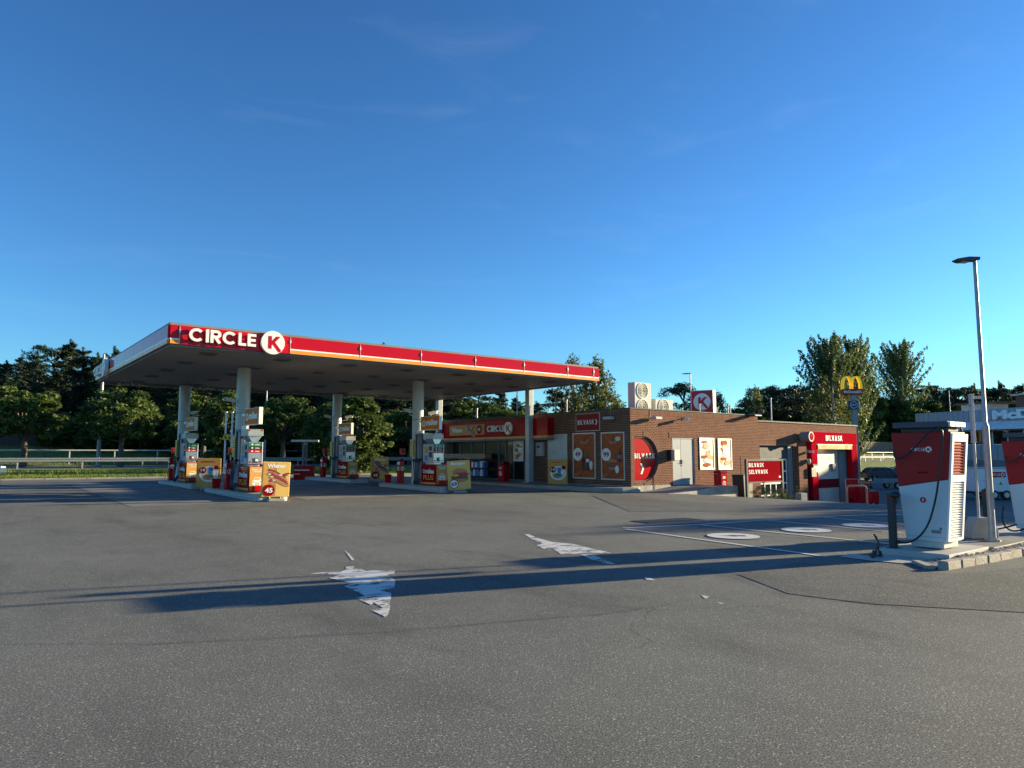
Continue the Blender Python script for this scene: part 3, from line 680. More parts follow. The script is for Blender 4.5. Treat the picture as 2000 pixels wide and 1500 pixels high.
    # hose mast
    one('hose_mast', [M['grey'], M['darkgrey']], lambda m: (m.box(-.22, .22, 1.17, 1.85, 0, 1.05, 0), m.box(-.22, -.16, 1.20, 1.28, 1.05, 2.4, 1), m.box(-.22, -.16, 1.74, 1.82, 1.05, 2.4, 1), m.box(-.1, .1, 1.3, 1.72, 1.05, 2.35, 0), m.box(-.22, .22, 1.18, 1.84, 2.35, 2.45, 0)), t, .01)
    for k in range(4):
        y = 1.26+k*.15
        n = one('nozzle', [M['black']], lambda m: (m.tube([(-.36, y, 1.02), (-.33, y, 1.16), (-.24, y, 1.24)], [.022, .035, .02], 8), m.box(-.40, -.32, y-.03, y+.03, 1.10, 1.22)), t)
        pts = []
        for i in range(15):
            a = i/14; pts.append((-.36-.10*math.sin(math.pi*a), y-.10*math.sin(math.pi*a)*(1+k*.6)+.0*a, 1.06-1.02*math.sin(math.pi*a*.62)+(.0)))
        pts += [(-.30, y+.02, .20), (-.22, y+.04, .30)]
        one('hose', [M['black']], lambda m: m.tube(pts, .017, 6), t)
    return t
pump0 = make_pump('nearest fuel pump between the wiener poster and its column')
PUMPS = [(8.27, 24.85, 0, None), (15.93, 25.1, 1, 'fuel pump left of the leaning burger poster'), (8.27, 33.3, 2, 'far left fuel pump behind the plate poster'), (15.93, 33.5, 3, 'shaded rear fuel pump in front of the round bush')]
for x, y, k, lb in PUMPS:
    if lb is None: pump0.location = (x, y, IZ[k])
    else: dup(pump0, (x, y, IZ[k]), 0, lb)
for o_ in [o for o in bpy.data.objects if o.name.startswith('fuel_pump')]: o_.scale = (1, 1, .9)
# miles box signs on the columns
def make_miles(label):
    t = thing('box_sign', label, 'sign', (0, 0, 0), -R(90), 'orange box signs on the canopy columns')
    one('sign_box', [M['white']], lambda m: m.box(0, 1.5, 0, .14, 0, .6), t, .01)
    one('sign_face', [M['miles']], lambda m: m.box(.02, 1.48, -.006, 0, .02, .58), t)
    lettering(t, 'miles', .44, .20, .26, -.007, M['white'], width=.92, bold=.035, shear=.12)
    one('emblem', [M['white']], lambda m: m.ring(.27, .29, .07, .12, -.011, -.0065, 0, 20, sq=1.1), t)
    one('bracket', [M['white']], lambda m: (m.box(-.45, .12, .03, .11, -.12, -.003), m.box(-.45, -.003, .03, .11, .35, .45)), t)
    return t
miles0 = make_miles('orange box sign on the front left column, above the nearest pump')
for k, (x, y, z, lb) in enumerate(((8.21, 26.23, 2.63, None), (15.86, 26.72, 2.62, 'orange box sign on the front middle column, largest lettering'), (8.21, 34.6, 2.63, 'smallest orange box sign, on the rear left column'), (15.86, 35.15, 2.6, 'shaded orange box sign on the rear middle column'))):
    o = miles0 if lb is None else dup(miles0, (0, 0, 0), -R(90), lb)
    o.location = (x, y, z)
# yellow notices on columns
def make_notice(label):
    t = thing('yellow_notice', label, 'notice', (0, 0, 0), -R(90), 'yellow notices strapped on the columns')
    one('plate', [M['yellow']], lambda m: m.box(-.14, .14, -.02, 0, 0, .75), t, .004)
    one('notice_print', [M['dark']], lambda m: [m.box(-.10, .10-.03*(i % 3), -.0235, -.0205, .06+i*.09, .085+i*.09) for i in range(7)], t)
    one('strap', [M['galv']], lambda m: [m.ring(0, 0, .255, .262, z, z+.02) for z in ()] or m.box(-.15, .15, .0, .012, .33, .37), t)
    return t
n0 = make_notice('yellow notice on the front left column')
for k, (x, y, lb) in enumerate(((8.4, 27.1, None), (16.05, 27.3, 'yellow notice on the front middle column'), (8.4, 35.8, 'yellow notice on the rear left column'), (16.05, 35.8, 'yellow notice on the rear middle column'))):
    o = n0 if lb is None else dup(n0, (0, 0, 0), -R(90), lb)
    o.location = (x-.27, y+.02, 1.5)
# cameras on columns
def make_cctv(label):
    t = thing('security_camera', label, 'camera', group='security cameras on the canopy columns')
    b = one('housing', [M['offwhite'], M['dark']], lambda m: (m.box(-.06, .06, -.42, .0, -.05, .06, 0), m.disc(0, 0, .04, .04, -.425, -.42, 1, 14)), t, .012)
    one('sun_shield', [M['white']], lambda m: m.box(-.075, .075, -.47, .02, .065, .075), t)
    one('arm', [M['offwhite']], lambda m: m.tube([(0, -.1, -.05), (0, -.08, -.14), (0, .22, -.16)], .02, 8), t)
    return t
c0 = make_cctv('white security camera on the right of the front middle column')
def place_cctv(o, x, y, z, rz): o.location = (x, y, z); o.rotation_euler = (R(-6), 0, rz)
place_cctv(c0, 16.35, 26.85, 3.36, R(25))
for x, y, z, rz, lb in ((15.7, 27.3, 3.45, R(-75), 'white security camera on the left of the front middle column'), (8.65, 35.5, 3.5, R(30), 'white security camera beside the rear left box sign'),
                        (16.35, 35.4, 3.55, R(40), 'white security camera over the rear middle box sign'), (8.1, 27.1, 3.55, R(-70), 'white security camera left of the front left column'), (15.75, 35.8, 3.55, R(-80), 'white security camera left of the rear middle column')):
    o = dup(c0, (x, y, z), rz, lb); o.rotation_euler = (R(-6), 0, rz)
# red service totems
def make_totem(label):
    t = thing('service_totem', label, 'service post', (0, 0, 0), 0, 'red service totems on the islands')
    b = one('cabinet', [M['redflat'], M['darkred']], lambda m: (m.box(-.11, .11, -.16, .16, 0, 1.02, 0), m.box(-.09, .09, -.13, .13, 1.02, 1.08, 1)), t, .03)
    one('round_label', [M['white'], M['redflat']], lambda m: (m.ring(0, .66, .07, .095, -.006, 0, 0, 24), m.box(-.02, .02, -.006, 0, .60, .72, 0), m.box(-.12, .12, -.006, 0, .84, .96, 0)), t, loc=(-.113, 0, 0), rot=(0, 0, -R(90)))
    one('round_label', [M['white'], M['redflat']], lambda m: (m.ring(0, .66, .07, .095, -.006, 0, 0, 24), m.box(-.02, .02, -.006, 0, .60, .72, 0)), t, loc=(0, -.163, 0))
    one('pole', [M['dark']], lambda m: m.tube([(.1, .05, 1.05), (.1, .05, 1.35)], .02, 8), t)
    one('terminal', [M['redflat'], M['dark']], lambda m: (m.box(-.02, .2, -.08, .1, 1.28, 1.56, 0), m.box(.02, .16, -.09, -.08, 1.36, 1.52, 1)), t, .02)
    return t
t0 = make_totem('red service totem left of the front middle column')
t0.location = (15.95, 28.6, IZ[1])
for x, y, k, lb in ((8.15, 27.75, 0, 'red service totem left of the front left column'), (15.95, 37.2, 3, 'red service totem left of the rear middle column'), (8.25, 37.2, 2, 'red service totem left of the rear left column')):
    dup(t0, (x, y, IZ[k]), 0, lb)
# traffic cone-like red bucket with squeegee
def bucket(x, y, z, label):
    t = thing('wash_bucket', label, 'bucket', (x, y, z), 0, 'red wash buckets on the islands')
    one('pail', [M['redflat']], lambda m: m.tube([(0, 0, 0), (0, 0, .38)], [.13, .17], 16), t)
    one('squeegee', [M['dark'], M['yellow']], lambda m: (m.tube([(0, 0, .2), (.12, .05, .75)], .012, 6, 0), m.box(.02, .22, .03, .07, .74, .78, 0)), t)
bucket(8.0, 28.7, IZ[0], 'red wash bucket beside the front left column'); bucket(15.8, 29.5, IZ[1], 'red wash bucket at the far end of the front right island')
# ---------------------------------------------------------------- poster stands
def stand(px, py, wpx, kind, rz, label, tilt=0, x=None, y=None):
    p = PG(px, py) if x is None else Vector((x, y, 0)); z = base_z(p.x, p.y)
    t = thing('poster_stand', label, 'poster stand', (p.x, p.y, z), rz, 'forecourt poster stands')
    t.rotation_euler = (0, tilt, rz)
    W2, H0, H1 = .46, .14, 1.30
    one('foot', [M['concrete']], lambda m: m.prism([(-.30, 0), (.30, 0), (.24, .09), (-.24, .09)], -.28, .28, 0), t, .02)
    one('spring', [M['galv']], lambda m: [m.tube([(sx*.18, 0, .08), (sx*.18, 0, H0+.03)], .03, 10) for sx in (-1, 1)], t)
    b = one('board', [M['hazeyel'] if kind != 'plate' else M['amber']], lambda m: m.box(-W2, W2, -.035, .035, H0, H1), t, .015)
    m = MB(); y0 = -.036; ins = .03
    if kind == 'wiener':
        m.box(-W2+ins, 0, y0-.002, y0, H0+ins, H1-ins, AMB); m.box(0, W2-ins, y0-.0025, y0, H0+ins, H1-ins, LIM); m.prism([(0.02, H1-ins), (-.22, H1-.55), (-.25, H0+ins), (0.0, H0+ins)], y0-.0035, y0-.0026, BUN)  # sunlit right half and shaded left half put into the print colours
        art_sausage(m, .05, .78, .62, y0-.006); pr = ('45', -.22, .36, .19)
    elif kind == 'burger':
        m.box(-W2+ins, W2-ins, y0-.002, y0, H0+ins, H1-ins, LIM); art_burger(m, .03, .72, .56, y0-.004); pr = ('69', -.22, .37, .18)
    elif kind == 'plate':
        m.box(-W2+ins, W2-ins, y0-.002, y0, H0+ins, H1-ins, AMB); m.box(-.3, .32, y0-.003, y0-.0021, 1.13, 1.20, OR2); art_plate(m, .02, .66, .62, y0-.004); pr = ('19', -.22, .82, .13)
    a = None
    a = m.build('artwork', PAL, b)
    pm = MB(); 
    if kind == 'wiener' or kind == 'burger':
        lettering(b, 'Wiener' if kind == 'wiener' else 'Burger', 0, 1.10, .14, y0-.003, M['white'], width=.62, bold=.04, align='C')
    price(b, pm, pr[1], pr[2], pr[3], y0-.014, pr[0], RED, WHI if kind == 'burger' else RED, M['redprint'] if kind == 'burger' else M['white'])
    if kind == 'plate':
        one('price_disc', PAL, lambda q: q.disc(.28, .92, .09, .09, y0-.018, y0-.016, RED), b)
        lettering(b, 'CIRCLE K', -.02, 1.14, .05, y0-.0035, M['redprint'], width=.5, bold=.02, align='C')
    pm.build('price_disc', PAL, b)
    return t
stand(0, 0, 56, 'wiener', R(-5), 'wiener poster stand in front of the nearest pump, right half coloured as if sunlit', R(1.5), *PD(539, 23.9))
stand(0, 0, 44, 'plate', R(-15), 'amber plate-meal poster stand beside the nearest pump island', 0, *PD(409, 29.3))
stand(0, 0, 34, 'wiener', R(-20), 'shaded wiener poster stand behind the front pumps', 0, *PD(742, 37))
stand(0, 0, 38, 'burger', R(-28), 'leaning burger poster stand at the end of the front right island', R(-4), *PD(899, 28.9))
stand(0, 0, 0, 'plate', R(-48), 'amber plate-meal poster stand against the brick wall', 0, 22.2, 24.95)

# ---------------------------------------------------------------- air and water unit
def air_unit(px, py):
    p = PG(px, py, .2); z = base_z(p.x, p.y)
    t = thing('air_water_unit', 'red air and water service unit with a T-shaped top near the verge', 'service unit', (p.x, p.y, z), R(-30))
    one('cabinet', [M['redflat'], M['white']], lambda m: (m.box(-.55, .55, -.25, .25, 0, .78, 0), m.box(-.5, .3, -.256, -.25, .5, .56, 1), m.box(-.5, -.2, -.256, -.25, .3, .34, 1)), t, .04)
    one('post', [M['grey']], lambda m: (m.box(-.14, -.02, -.1, .1, .78, 2.1), m.box(.04, .12, -.06, .06, .78, 2.1)), t)
    one('light_bar', [M['alu']], lambda m: m.box(-.75, .75, -.15, .15, 2.1, 2.22), t, .02)
    one('hose', [M['dark']], lambda m: m.tube([(.5, 0, 2.1), (.52, -.02, 1.4), (.48, -.1, .9), (.5, -.28, .5), (.56, -.1, .2)], .02, 6), t)
air_unit(594, 936)
# vent pipes
p = PG(437, 935, .2); z = base_z(p.x, p.y)
t = thing('vent_pipes', 'group of four white tank vent pipes with a yellow triangle sign', 'vent pipes', (p.x, p.y, z), R(-20))
for k in range(4): one('pipe', [M['white']], lambda m: (m.tube([(k*.34, .0, 0), (k*.34, 0, 3.7+.05*(k % 2))], .05, 10), m.tube([(k*.34, 0, 3.72), (k*.34, 0, 3.86)], .075, 10)), t)
one('crossbar', [M['offwhite']], lambda m: m.box(-.1, 1.2, .05, .09, 2.4, 2.55), t)
one('triangle_sign', [M['yellow'], M['dark']], lambda m: (m.prism([(-.22, 2.25), (.24, 2.25), (.01, 2.66)], -.09, -.07, 0), m.prism([(-.04, 2.32), (.06, 2.32), (.01, 2.5)], -.095, -.0905, 1)), t)
one('base_block', [M['concrete']], lambda m: m.box(-.25, 1.3, -.2, .3, -.1, .35), t, .02)
# ================================================================== SHOP BUILDING
BX, BY = 22.95, 21.07
BT = 3.58           # top of the high block
BX1 = PY(1479, 813, BY).x; WX1 = 43.1; WT = 3.30
DEEP = 15.6
shop = thing('shop_building', 'low brick filling-station shop with car wash wing and flat roof', 'building', (BX, BY, 0))
def bl(X, Y): return X-BX, Y-BY
# openings in the front wall (world X): round window, door, garage gate, wash gate
RW = (23.18, 24.72, .40, 2.37)   # x0, x1, z0, z1  (D-shaped window: flat left edge, round right edge)
DR = (25.73, 27.30, .18, 2.36)
GX = (PY(1487, 872, BY).x, PY(1553, 872, BY).x); GZ = 2.05
WG = (37.7, 41.9)
WB = -2.0
def wall_quadstrip(m, x0, x1, z0, z1, mi=0): m.box(x0-BX, x1-BX, 0, .3, z0, z1, mi)
def f(m):
    # front face, high block
    wall_quadstrip(m, BX, RW[0], WB, BT-.26)
    wall_quadstrip(m, RW[0], DR[0], WB, RW[2])
    # area around the D window: quads from the arc to the rectangle
    rx0 = RW[0]; zc = (RW[2]+RW[3])/2; rz = (RW[3]-RW[2])/2; cx = RW[1]-rz*1.0; n = 24
    if cx < rx0: cx = rx0
    arc = [(cx+rz*math.cos(R(90-180*i/n)), zc+rz*math.sin(R(90-180*i/n))) for i in range(n+1)]
    xr = DR[0]
    up = [(rx0, BT-.26), (xr, BT-.26), (xr, zc)]+[(a, b) for a, b in reversed(arc[:n//2+1])]+[(rx0, RW[3])]
    lo_ = [(rx0, RW[2])]+[(a, b) for a, b in reversed(arc[n//2:])]+[(xr, zc), (xr, RW[2])]
    for poly in (up, lo_): m.prism([(a-BX, b) for a, b in poly], 0, .3, 0)
    wall_quadstrip(m, DR[0], DR[1], WB, DR[2]); wall_quadstrip(m, DR[0], DR[1], DR[3], BT-.26)
    wall_quadstrip(m, DR[1], BX1, WB, BT-.26)
    # east return of the high block above the wing
    m.box(BX1-BX-.3, BX1-BX, .3, DEEP, WT-.2, BT-.26, 0)
    # left face with shop front opening Y 28.35..35.5
    ya, yb = 28.35-BY, 35.5-BY
    m.box(0, .3, .3, ya, WB, BT-.26, 0); m.box(0, .3, ya, yb, 2.36, BT-.26, 0); m.box(0, .3, yb, DEEP, WB, BT-.26, 0); m.box(0, .3, ya, yb, WB, .22, 0)
    m.box(.3, BX1-BX-.3, DEEP-.3, DEEP, WB, BT-.26, 0)
front = one('wall', [M['brick']], f, shop)
def f(m):
    m.box(-.004, BX1-BX+.004, -.004, .3, BT-.26, BT-.02, 0); m.box(-.004, .3, .3, DEEP+.004, BT-.26, BT-.02, 0); m.box(BX1-BX-.3, BX1-BX+.004, .3, DEEP, BT-.26, BT-.02, 0); m.box(.3, BX1-BX-.3, DEEP-.3, DEEP+.004, BT-.26, BT-.02, 0)
one('soldier_course', [M['brick_soldier']], f, shop)
one('plinth', [M['concrete']], lambda m: (m.box(-.02, 2.6, -.02, -.003, -.5, .24), m.box(-.02, -.003, -.02, DEEP-9, -.3, .24)), shop)
def f(m):
    m.box(-.05, BX1-BX+.05, -.05, .34, BT-.02, BT+.03); m.box(-.05, .34, .34, DEEP+.05, BT-.02, BT+.03); m.box(BX1-BX-.34, BX1-BX+.05, .34, DEEP+.05, BT-.02, BT+.03); m.box(.34, BX1-BX-.34, DEEP-.3, DEEP+.05, BT-.02, BT+.03)
one('parapet_cap', [M['darkgrey']], f, shop)
one('roof', [M['darkgrey']], lambda m: m.box(.3, BX1-BX-.3, .3, DEEP-.3, BT-.3, BT-.25), shop)
# wing
def f(m):
    y0 = .10
    def q(a, b, z0, z1): m.box(a-BX, b-BX, y0, y0+.3, z0, z1, 0)
    q(BX1, GX[0], WB, WT-.02); q(GX[0], GX[1], GZ, WT-.02); q(GX[1], WG[0], WB, WT-.02); q(WG[0], WG[1], 2.25, WT-.02); q(WG[1], WX1, WB, WT-.02)
    m.box(WX1-BX-.3, WX1-BX, y0+.3, DEEP-4, WB, WT-.02, 0); m.box(BX1-BX, WX1-BX-.3, DEEP-4.3, DEEP-4, WB, WT-.02, 0)
one('wing_wall', [M['brick']], f, shop)
one('wing_pier', [M['brick']], lambda m: m.box(36.15-BX, 37.0-BX, -.10, .098, WB, 2.02), shop)
one('wing_cap', [M['darkgrey']], lambda m: (m.box(BX1-BX+.06, WX1-BX+.06, .04, .45, WT-.02, WT+.05), m.box(WX1-BX-.34, WX1-BX+.06, .45, DEEP-3.9, WT-.02, WT+.05)), shop)
one('wing_roof', [M['darkgrey']], lambda m: m.box(BX1-BX, WX1-BX-.3, .4, DEEP-4.3, WT-.25, WT-.2), shop)
one('lintel', [M['brick_soldier']], lambda m: (m.box(GX[0]-BX-.3, GX[1]-BX+.3, .085, .1, GZ, GZ+.24), m.box(DR[0]-BX-.25, DR[1]-BX+.25, -.012, -.001, DR[3], DR[3]+.24)), shop)
# round window surround, soldier arch of real bricks
def f(m):
    rz = (RW[3]-RW[2])/2; zc = (RW[2]+RW[3])/2; cx = RW[1]-rz-BX; n = 30
    for i in range(n):
        a0, a1 = R(88-176*i/n), R(88-176*(i+.86)/n)
        P = [(cx+r_*math.cos(a), zc+r_*math.sin(a)) for r_, a in ((rz+.02, a0), (rz+.25, a0), (rz+.25, a1), (rz+.02, a1))]
        m.prism(P, -.012-.002*(i % 2), -.0005, 0)
one('arch', [mat('arch_brick', (.17, .07, .042), .9, var=.3, vs=5)], f, shop)
wn = thing('x', 'x', 'x'); bpy.data.objects.remove(wn)
rz_ = (RW[3]-RW[2])/2; zc_ = (RW[2]+RW[3])/2; cxw = RW[1]-rz_-BX
def dpts(r_, x0): return [(x0, zc_-r_)]+[(cxw+r_*math.cos(R(-90+180*i/28)), zc_+r_*math.sin(R(-90+180*i/28))) for i in range(29)]+[(x0, zc_+r_)]
win = one('window', [M['redflat']], lambda m: m.prism(dpts(rz_-.04, RW[0]-BX+.04), .10, .13, 0), shop)
one('window_frame', [M['darkgrey']], lambda m: (m.ring(cxw, zc_, rz_-.055, rz_-.002, .04, .16, 0, 40, -90, 90),
    m.box(RW[0]-BX+.0, cxw, .04, .16, RW[2]+.002, RW[2]+.055), m.box(RW[0]-BX, cxw, .04, .16, RW[3]-.055, RW[3]-.002)), win)
one('window_print', [M['white']], lambda m: chevron(m, .80, zc_-.42, .46, .09, .004), win)
one('lettering', [M['white']], lambda m: stroke_text(m, 'BILVASK', RW[0]-BX+.06, zc_+.03, .22, .088, .004, 1.36, .17), win)
# door
dw = DR[1]-DR[0]; dx0 = DR[0]-BX
dr = one('door', [M['door']], lambda m: (m.box(dx0+.06, dx0+.62, .045, .09, DR[2]+.02, DR[3]-.06), m.box(dx0+.63, dx0+dw-.06, .045, .09, DR[2]+.02, DR[3]-.06)), shop, .006)
one('door_frame', [M['door']], lambda m: (m.box(dx0, dx0+.055, .02, .12, DR[2], DR[3]), m.box(dx0+dw-.055, dx0+dw, .02, .12, DR[2], DR[3]), m.box(dx0+.055, dx0+dw-.055, .02, .12, DR[3]-.055, DR[3])), dr)
one('handle', [M['dark']], lambda m: (m.box(dx0+.66, dx0+.70, .0, .045, 1.15, 1.35), m.tube([(dx0+.50, .01, 1.2), (dx0+.68, .01, 1.22), (dx0+.82, .012, 1.25)], .012, 6), m.box(dx0+.66, dx0+.70, .02, .045, 1.05, 1.1)), dr)
# garage gate
def f(m):
    a, b = GX[0]-BX+.02, GX[1]-BX-.02; z0 = base_z(GX[0], BY)-.1
    m.box(a, b, .26, .30, z0, GZ-.02, 0)
gate = one('garage_door', [M['darkgrey']], f, shop)
def f(m):
    a, b = GX[0]-BX+.05, GX[1]-BX-.55; z0 = -.55; dz = .62
    for r_ in range(4):
        m.box(a, b, .235, .258, z0+dz*r_-.04, z0+dz*r_+.04, 0)
    for c_ in range(6): m.box(a+(b-a)*c_/5-.03, a+(b-a)*c_/5+.03, .237, .259, -.55, z0+dz*3, 0)
one('gate_bars', [M['white']], f, gate)
one('pane', [M['glass']], lambda m: m.box(GX[0]-BX+.06, GX[1]-BX-.56, .245, .256, -.52, 1.28), gate)
one('gate_post', [M['grey']], lambda m: m.box(GX[1]-BX-.45, GX[1]-BX-.05, .16, .255, -.95, GZ-.03), gate)
# car wash portal
port = one('wash_portal', [M['red'], M['white']], lambda m: (m.box(37.3-BX, 37.9-BX, -.22, .09, -.95, 2.15, 0), m.box(41.75-BX, 42.4-BX, -.22, .09, -1.6, 2.15, 0), m.box(37.3-BX, 42.4-BX, -.24, .09, 2.152, 2.84, 0), m.box(37.32-BX, 37.88-BX, -.21, .08, -1.5, -.952, 1)), shop, .02)
one('lettering', [M['white']], lambda m: stroke_text(m, 'BILVASK', 38.8-BX, 2.36, .30, -.242, .01, 1.85, .17), port)
one('portal_trim', [M['orange'], M['white']], lambda m: (m.box(37.91-BX, 41.74-BX, -.26, -.18, 1.88, 2.12, 0), m.box(37.85-BX, 41.8-BX, -.27, -.245, 2.121, 2.15, 1)), port)
wd_ = one('wash_door', [M['beige'], M['darkred'], M['grey']], lambda m: (m.box(37.73-BX, 40.9-BX, .2, .26, -1.5, 2.2, 0), m.box(37.73-BX, 40.9-BX, .19, .199, -.32, .18, 1), m.box(40.92-BX, 41.74-BX, .12, .3, -1.5, 2.2, 2), m.box(37.73-BX, 40.9-BX, .192, .199, 1.35, 1.38, 2)), shop)
one('hinge_box', [M['grey']], lambda m: m.box(40.1-BX, 40.45-BX, .1, .19, .62, 1.05), wd_, .01)
one('portal_lamp', [mat('lamp_glow', (1, .85, .55), .5, emis=2.0)], lambda m: m.box(38.4-BX, 39.4-BX, -.16, -.06, 2.08, 2.13), port)
one('portal_screen', [M['darkgrey'], M['steel']], lambda m: (m.box(37.36-BX, 37.84-BX, -.235, -.221, .55, 1.05, 0), m.box(37.4-BX, 37.78-BX, -.245, -.236, .62, .95, 1)), port)
# shop front (left face): glazing, doors, fascia sign, canopy strip
def LX(Y): return BY+DEEP-Y   # local x on the left face panel whose origin is at (BX, BY+DEEP) facing -X
sf = one('shop_front', [M['grey']], lambda m: (m.box(LX(35.5), LX(28.35), .06, .12, 2.28, 2.36), m.box(LX(35.5), LX(28.35), .06, .12, .22, .30),
     [m.box(LX(y)-.035, LX(y)+.035, .04, .12, .30, 2.28) for y in (35.46, 34.3, 33.1, 31.9, 30.6, 29.95, 29.3, 28.4)]), shop, loc=(0, DEEP, 0), rot=(0, 0, -R(90)))
ys = (35.46, 34.3, 33.1, 31.9, 30.6, 29.95, 29.3, 28.4)
for a, b in zip(ys, ys[1:]):
    one('pane' if a != 29.95 else 'door_leaf', [M['shopglass']], lambda m: m.box(LX(a)+.036, LX(b)-.036, .08, .09, .31, 2.27), sf)
one('shop_shelves', [M['goods'], M['amber'], M['darkgrey']], lambda m: (m.box(LX(35.3), LX(31.0), -.55, -.1, 1.36, 1.62, 0), [m.box(LX(35.3)+i*.02, LX(31.0), -.5, -.1, .35+.45*i, .38+.45*i, 2) for i in range(3)]), sf)
bpy.data.objects['shop_shelves'].parent = None; _s = bpy.data.objects['shop_shelves']; _s.name = 'goods_rack'; _s.location = (BX-.02, BY+DEEP, 0); _s.rotation_euler = (0, 0, -R(90)); setp(_s, 'wooden goods rack with shelves outside the shop windows', 'rack')
r_ = random.Random(4)
def goods(m):
    for i in range(3):
        for k in range(9):
            x = .02+k*.17; h = r_.uniform(.24, .36); m.box(x, x+.14, 0, .28, i*.45, i*.45+h, (2 if r_.random() < .6 else 1 if r_.random() < .5 else 0))
gd = one('washer_fluid_cans', [M['white'], M['redflat'], M['blue'], M['cola']], goods); gd.location = (BX-.48, 32.75, .42); gd.rotation_euler = (0, 0, -R(90)); setp(gd, 'blue jugs and packs stacked on the rack by the shop window', 'goods')
def f(m):
    m.box(LX(35.53), LX(26.04), -.42, 0, 2.50, 3.36, 0); m.box(LX(35.53), LX(26.01), -.50, 0, 2.40, 2.46, 1); m.box(LX(35.53), LX(26.01), -.47, 0, 2.461, 2.499, 3); m.box(LX(35.53), LX(26.01), -.46, 0, 2.30, 2.399, 2)
fs = one('shop_fascia', [mat('fascia_red', (.40, .004, .010), .12, spec=.04), M['orange'], M['grey'], M['hazeyel']], f, shop, loc=(0, DEEP, 0), rot=(0, 0, -R(90)))
one('lettering', [M['signwhite']], lambda m: stroke_text(m, 'CIRCLE', LX(30.97), 2.78, .33, -.42, .05, 1.55, .2, gap=.11), fs)
one('round_logo', [M['signwhite'], M['red']], lambda m: klogo(m, LX(29.07), 2.93, .33, -.42, .09), fs)
def f(m):
    a, b = LX(34.70), LX(31.26); m.box(a, b, -.428, -.421, 2.66, 3.22, AMB); art_sausage(m, (a+b)/2+.35, 2.94, .8, -.432); m.disc(b-.45, 2.94, .24, .24, -.45, -.446, RED); 
one('banner', PAL, f, fs)
lettering(fs, 'Wiener', LX(34.45), 2.82, .26, -.43, M['white'], width=1.1, bold=.035); lettering(fs, '45', LX(31.86), 2.86, .17, -.452, M['white'], width=.26, bold=.03)

# pavement beside the shop, kerb
sheet_z = base_z(22, 26)
m = MB(); pts = [(22.94, 20.9), (22.94, 37.4), (20.9, 37.4), (20.9, 25.6), (21.35, 21.6), (21.9, 20.7), (22.6, 20.55)]
m.prism(pts, -.3, sheet_z+.13, 0, 'z'); setp(m.build('pavement', [M['slab'], ], bevel=.02), kind='structure')
m = MB()
kp = [(20.78, 37.4), (20.78, 25.5), (21.25, 21.5), (21.85, 20.55), (22.6, 20.38), (22.9, 20.5)]
for a, b in zip(kp, kp[1:]):
    a, b = Vector(a), Vector(b); d = (b-a); k = max(1, int(d.length/.9)); d.normalize(); n = Vector((-d.y, d.x))
    for i in range(k):
        p0 = a+(b-a)*(i/k); p1 = a+(b-a)*((i+.985)/k); q = [p0, p1, p1+n*.12, p0+n*.12]; m.prism([(t.x, t.y) for t in q], -.3, sheet_z+.135, 0, 'z')
setp(m.build('pavement_kerb', [M['granite']], bevel=.012), kind='structure')
# ramp to the door with concrete end wall
rampY = 19.1
XR = PY(1437, 960, rampY).x
prof = [(22.98, -.05), (24.5, .05), (25.6, .165), (XR, .165), (XR, -1.0), (22.98, -1.0)]
m = MB(); m.prism([(a, b) for a, b in prof], rampY+.16, BY-.025, 0, 'y'); setp(m.build('ramp', [M['slab']]), kind='structure')
m = MB(); m.prism([(22.5, -.03), (23.6, .0), (24.8, .06), (25.6, .12), (26.4, .19), (XR, .19), (XR, -.9), (22.5, -.9)], rampY, rampY+.158, 0, 'y'); m.box(XR+.002, XR+.16, rampY, BY-1.0, -.9, .19)
rw = m.build('ramp_wall', [M['concrete']], bevel=.02); setp(rw, 'low rough concrete retaining wall along the ramp to the grey door', 'wall')

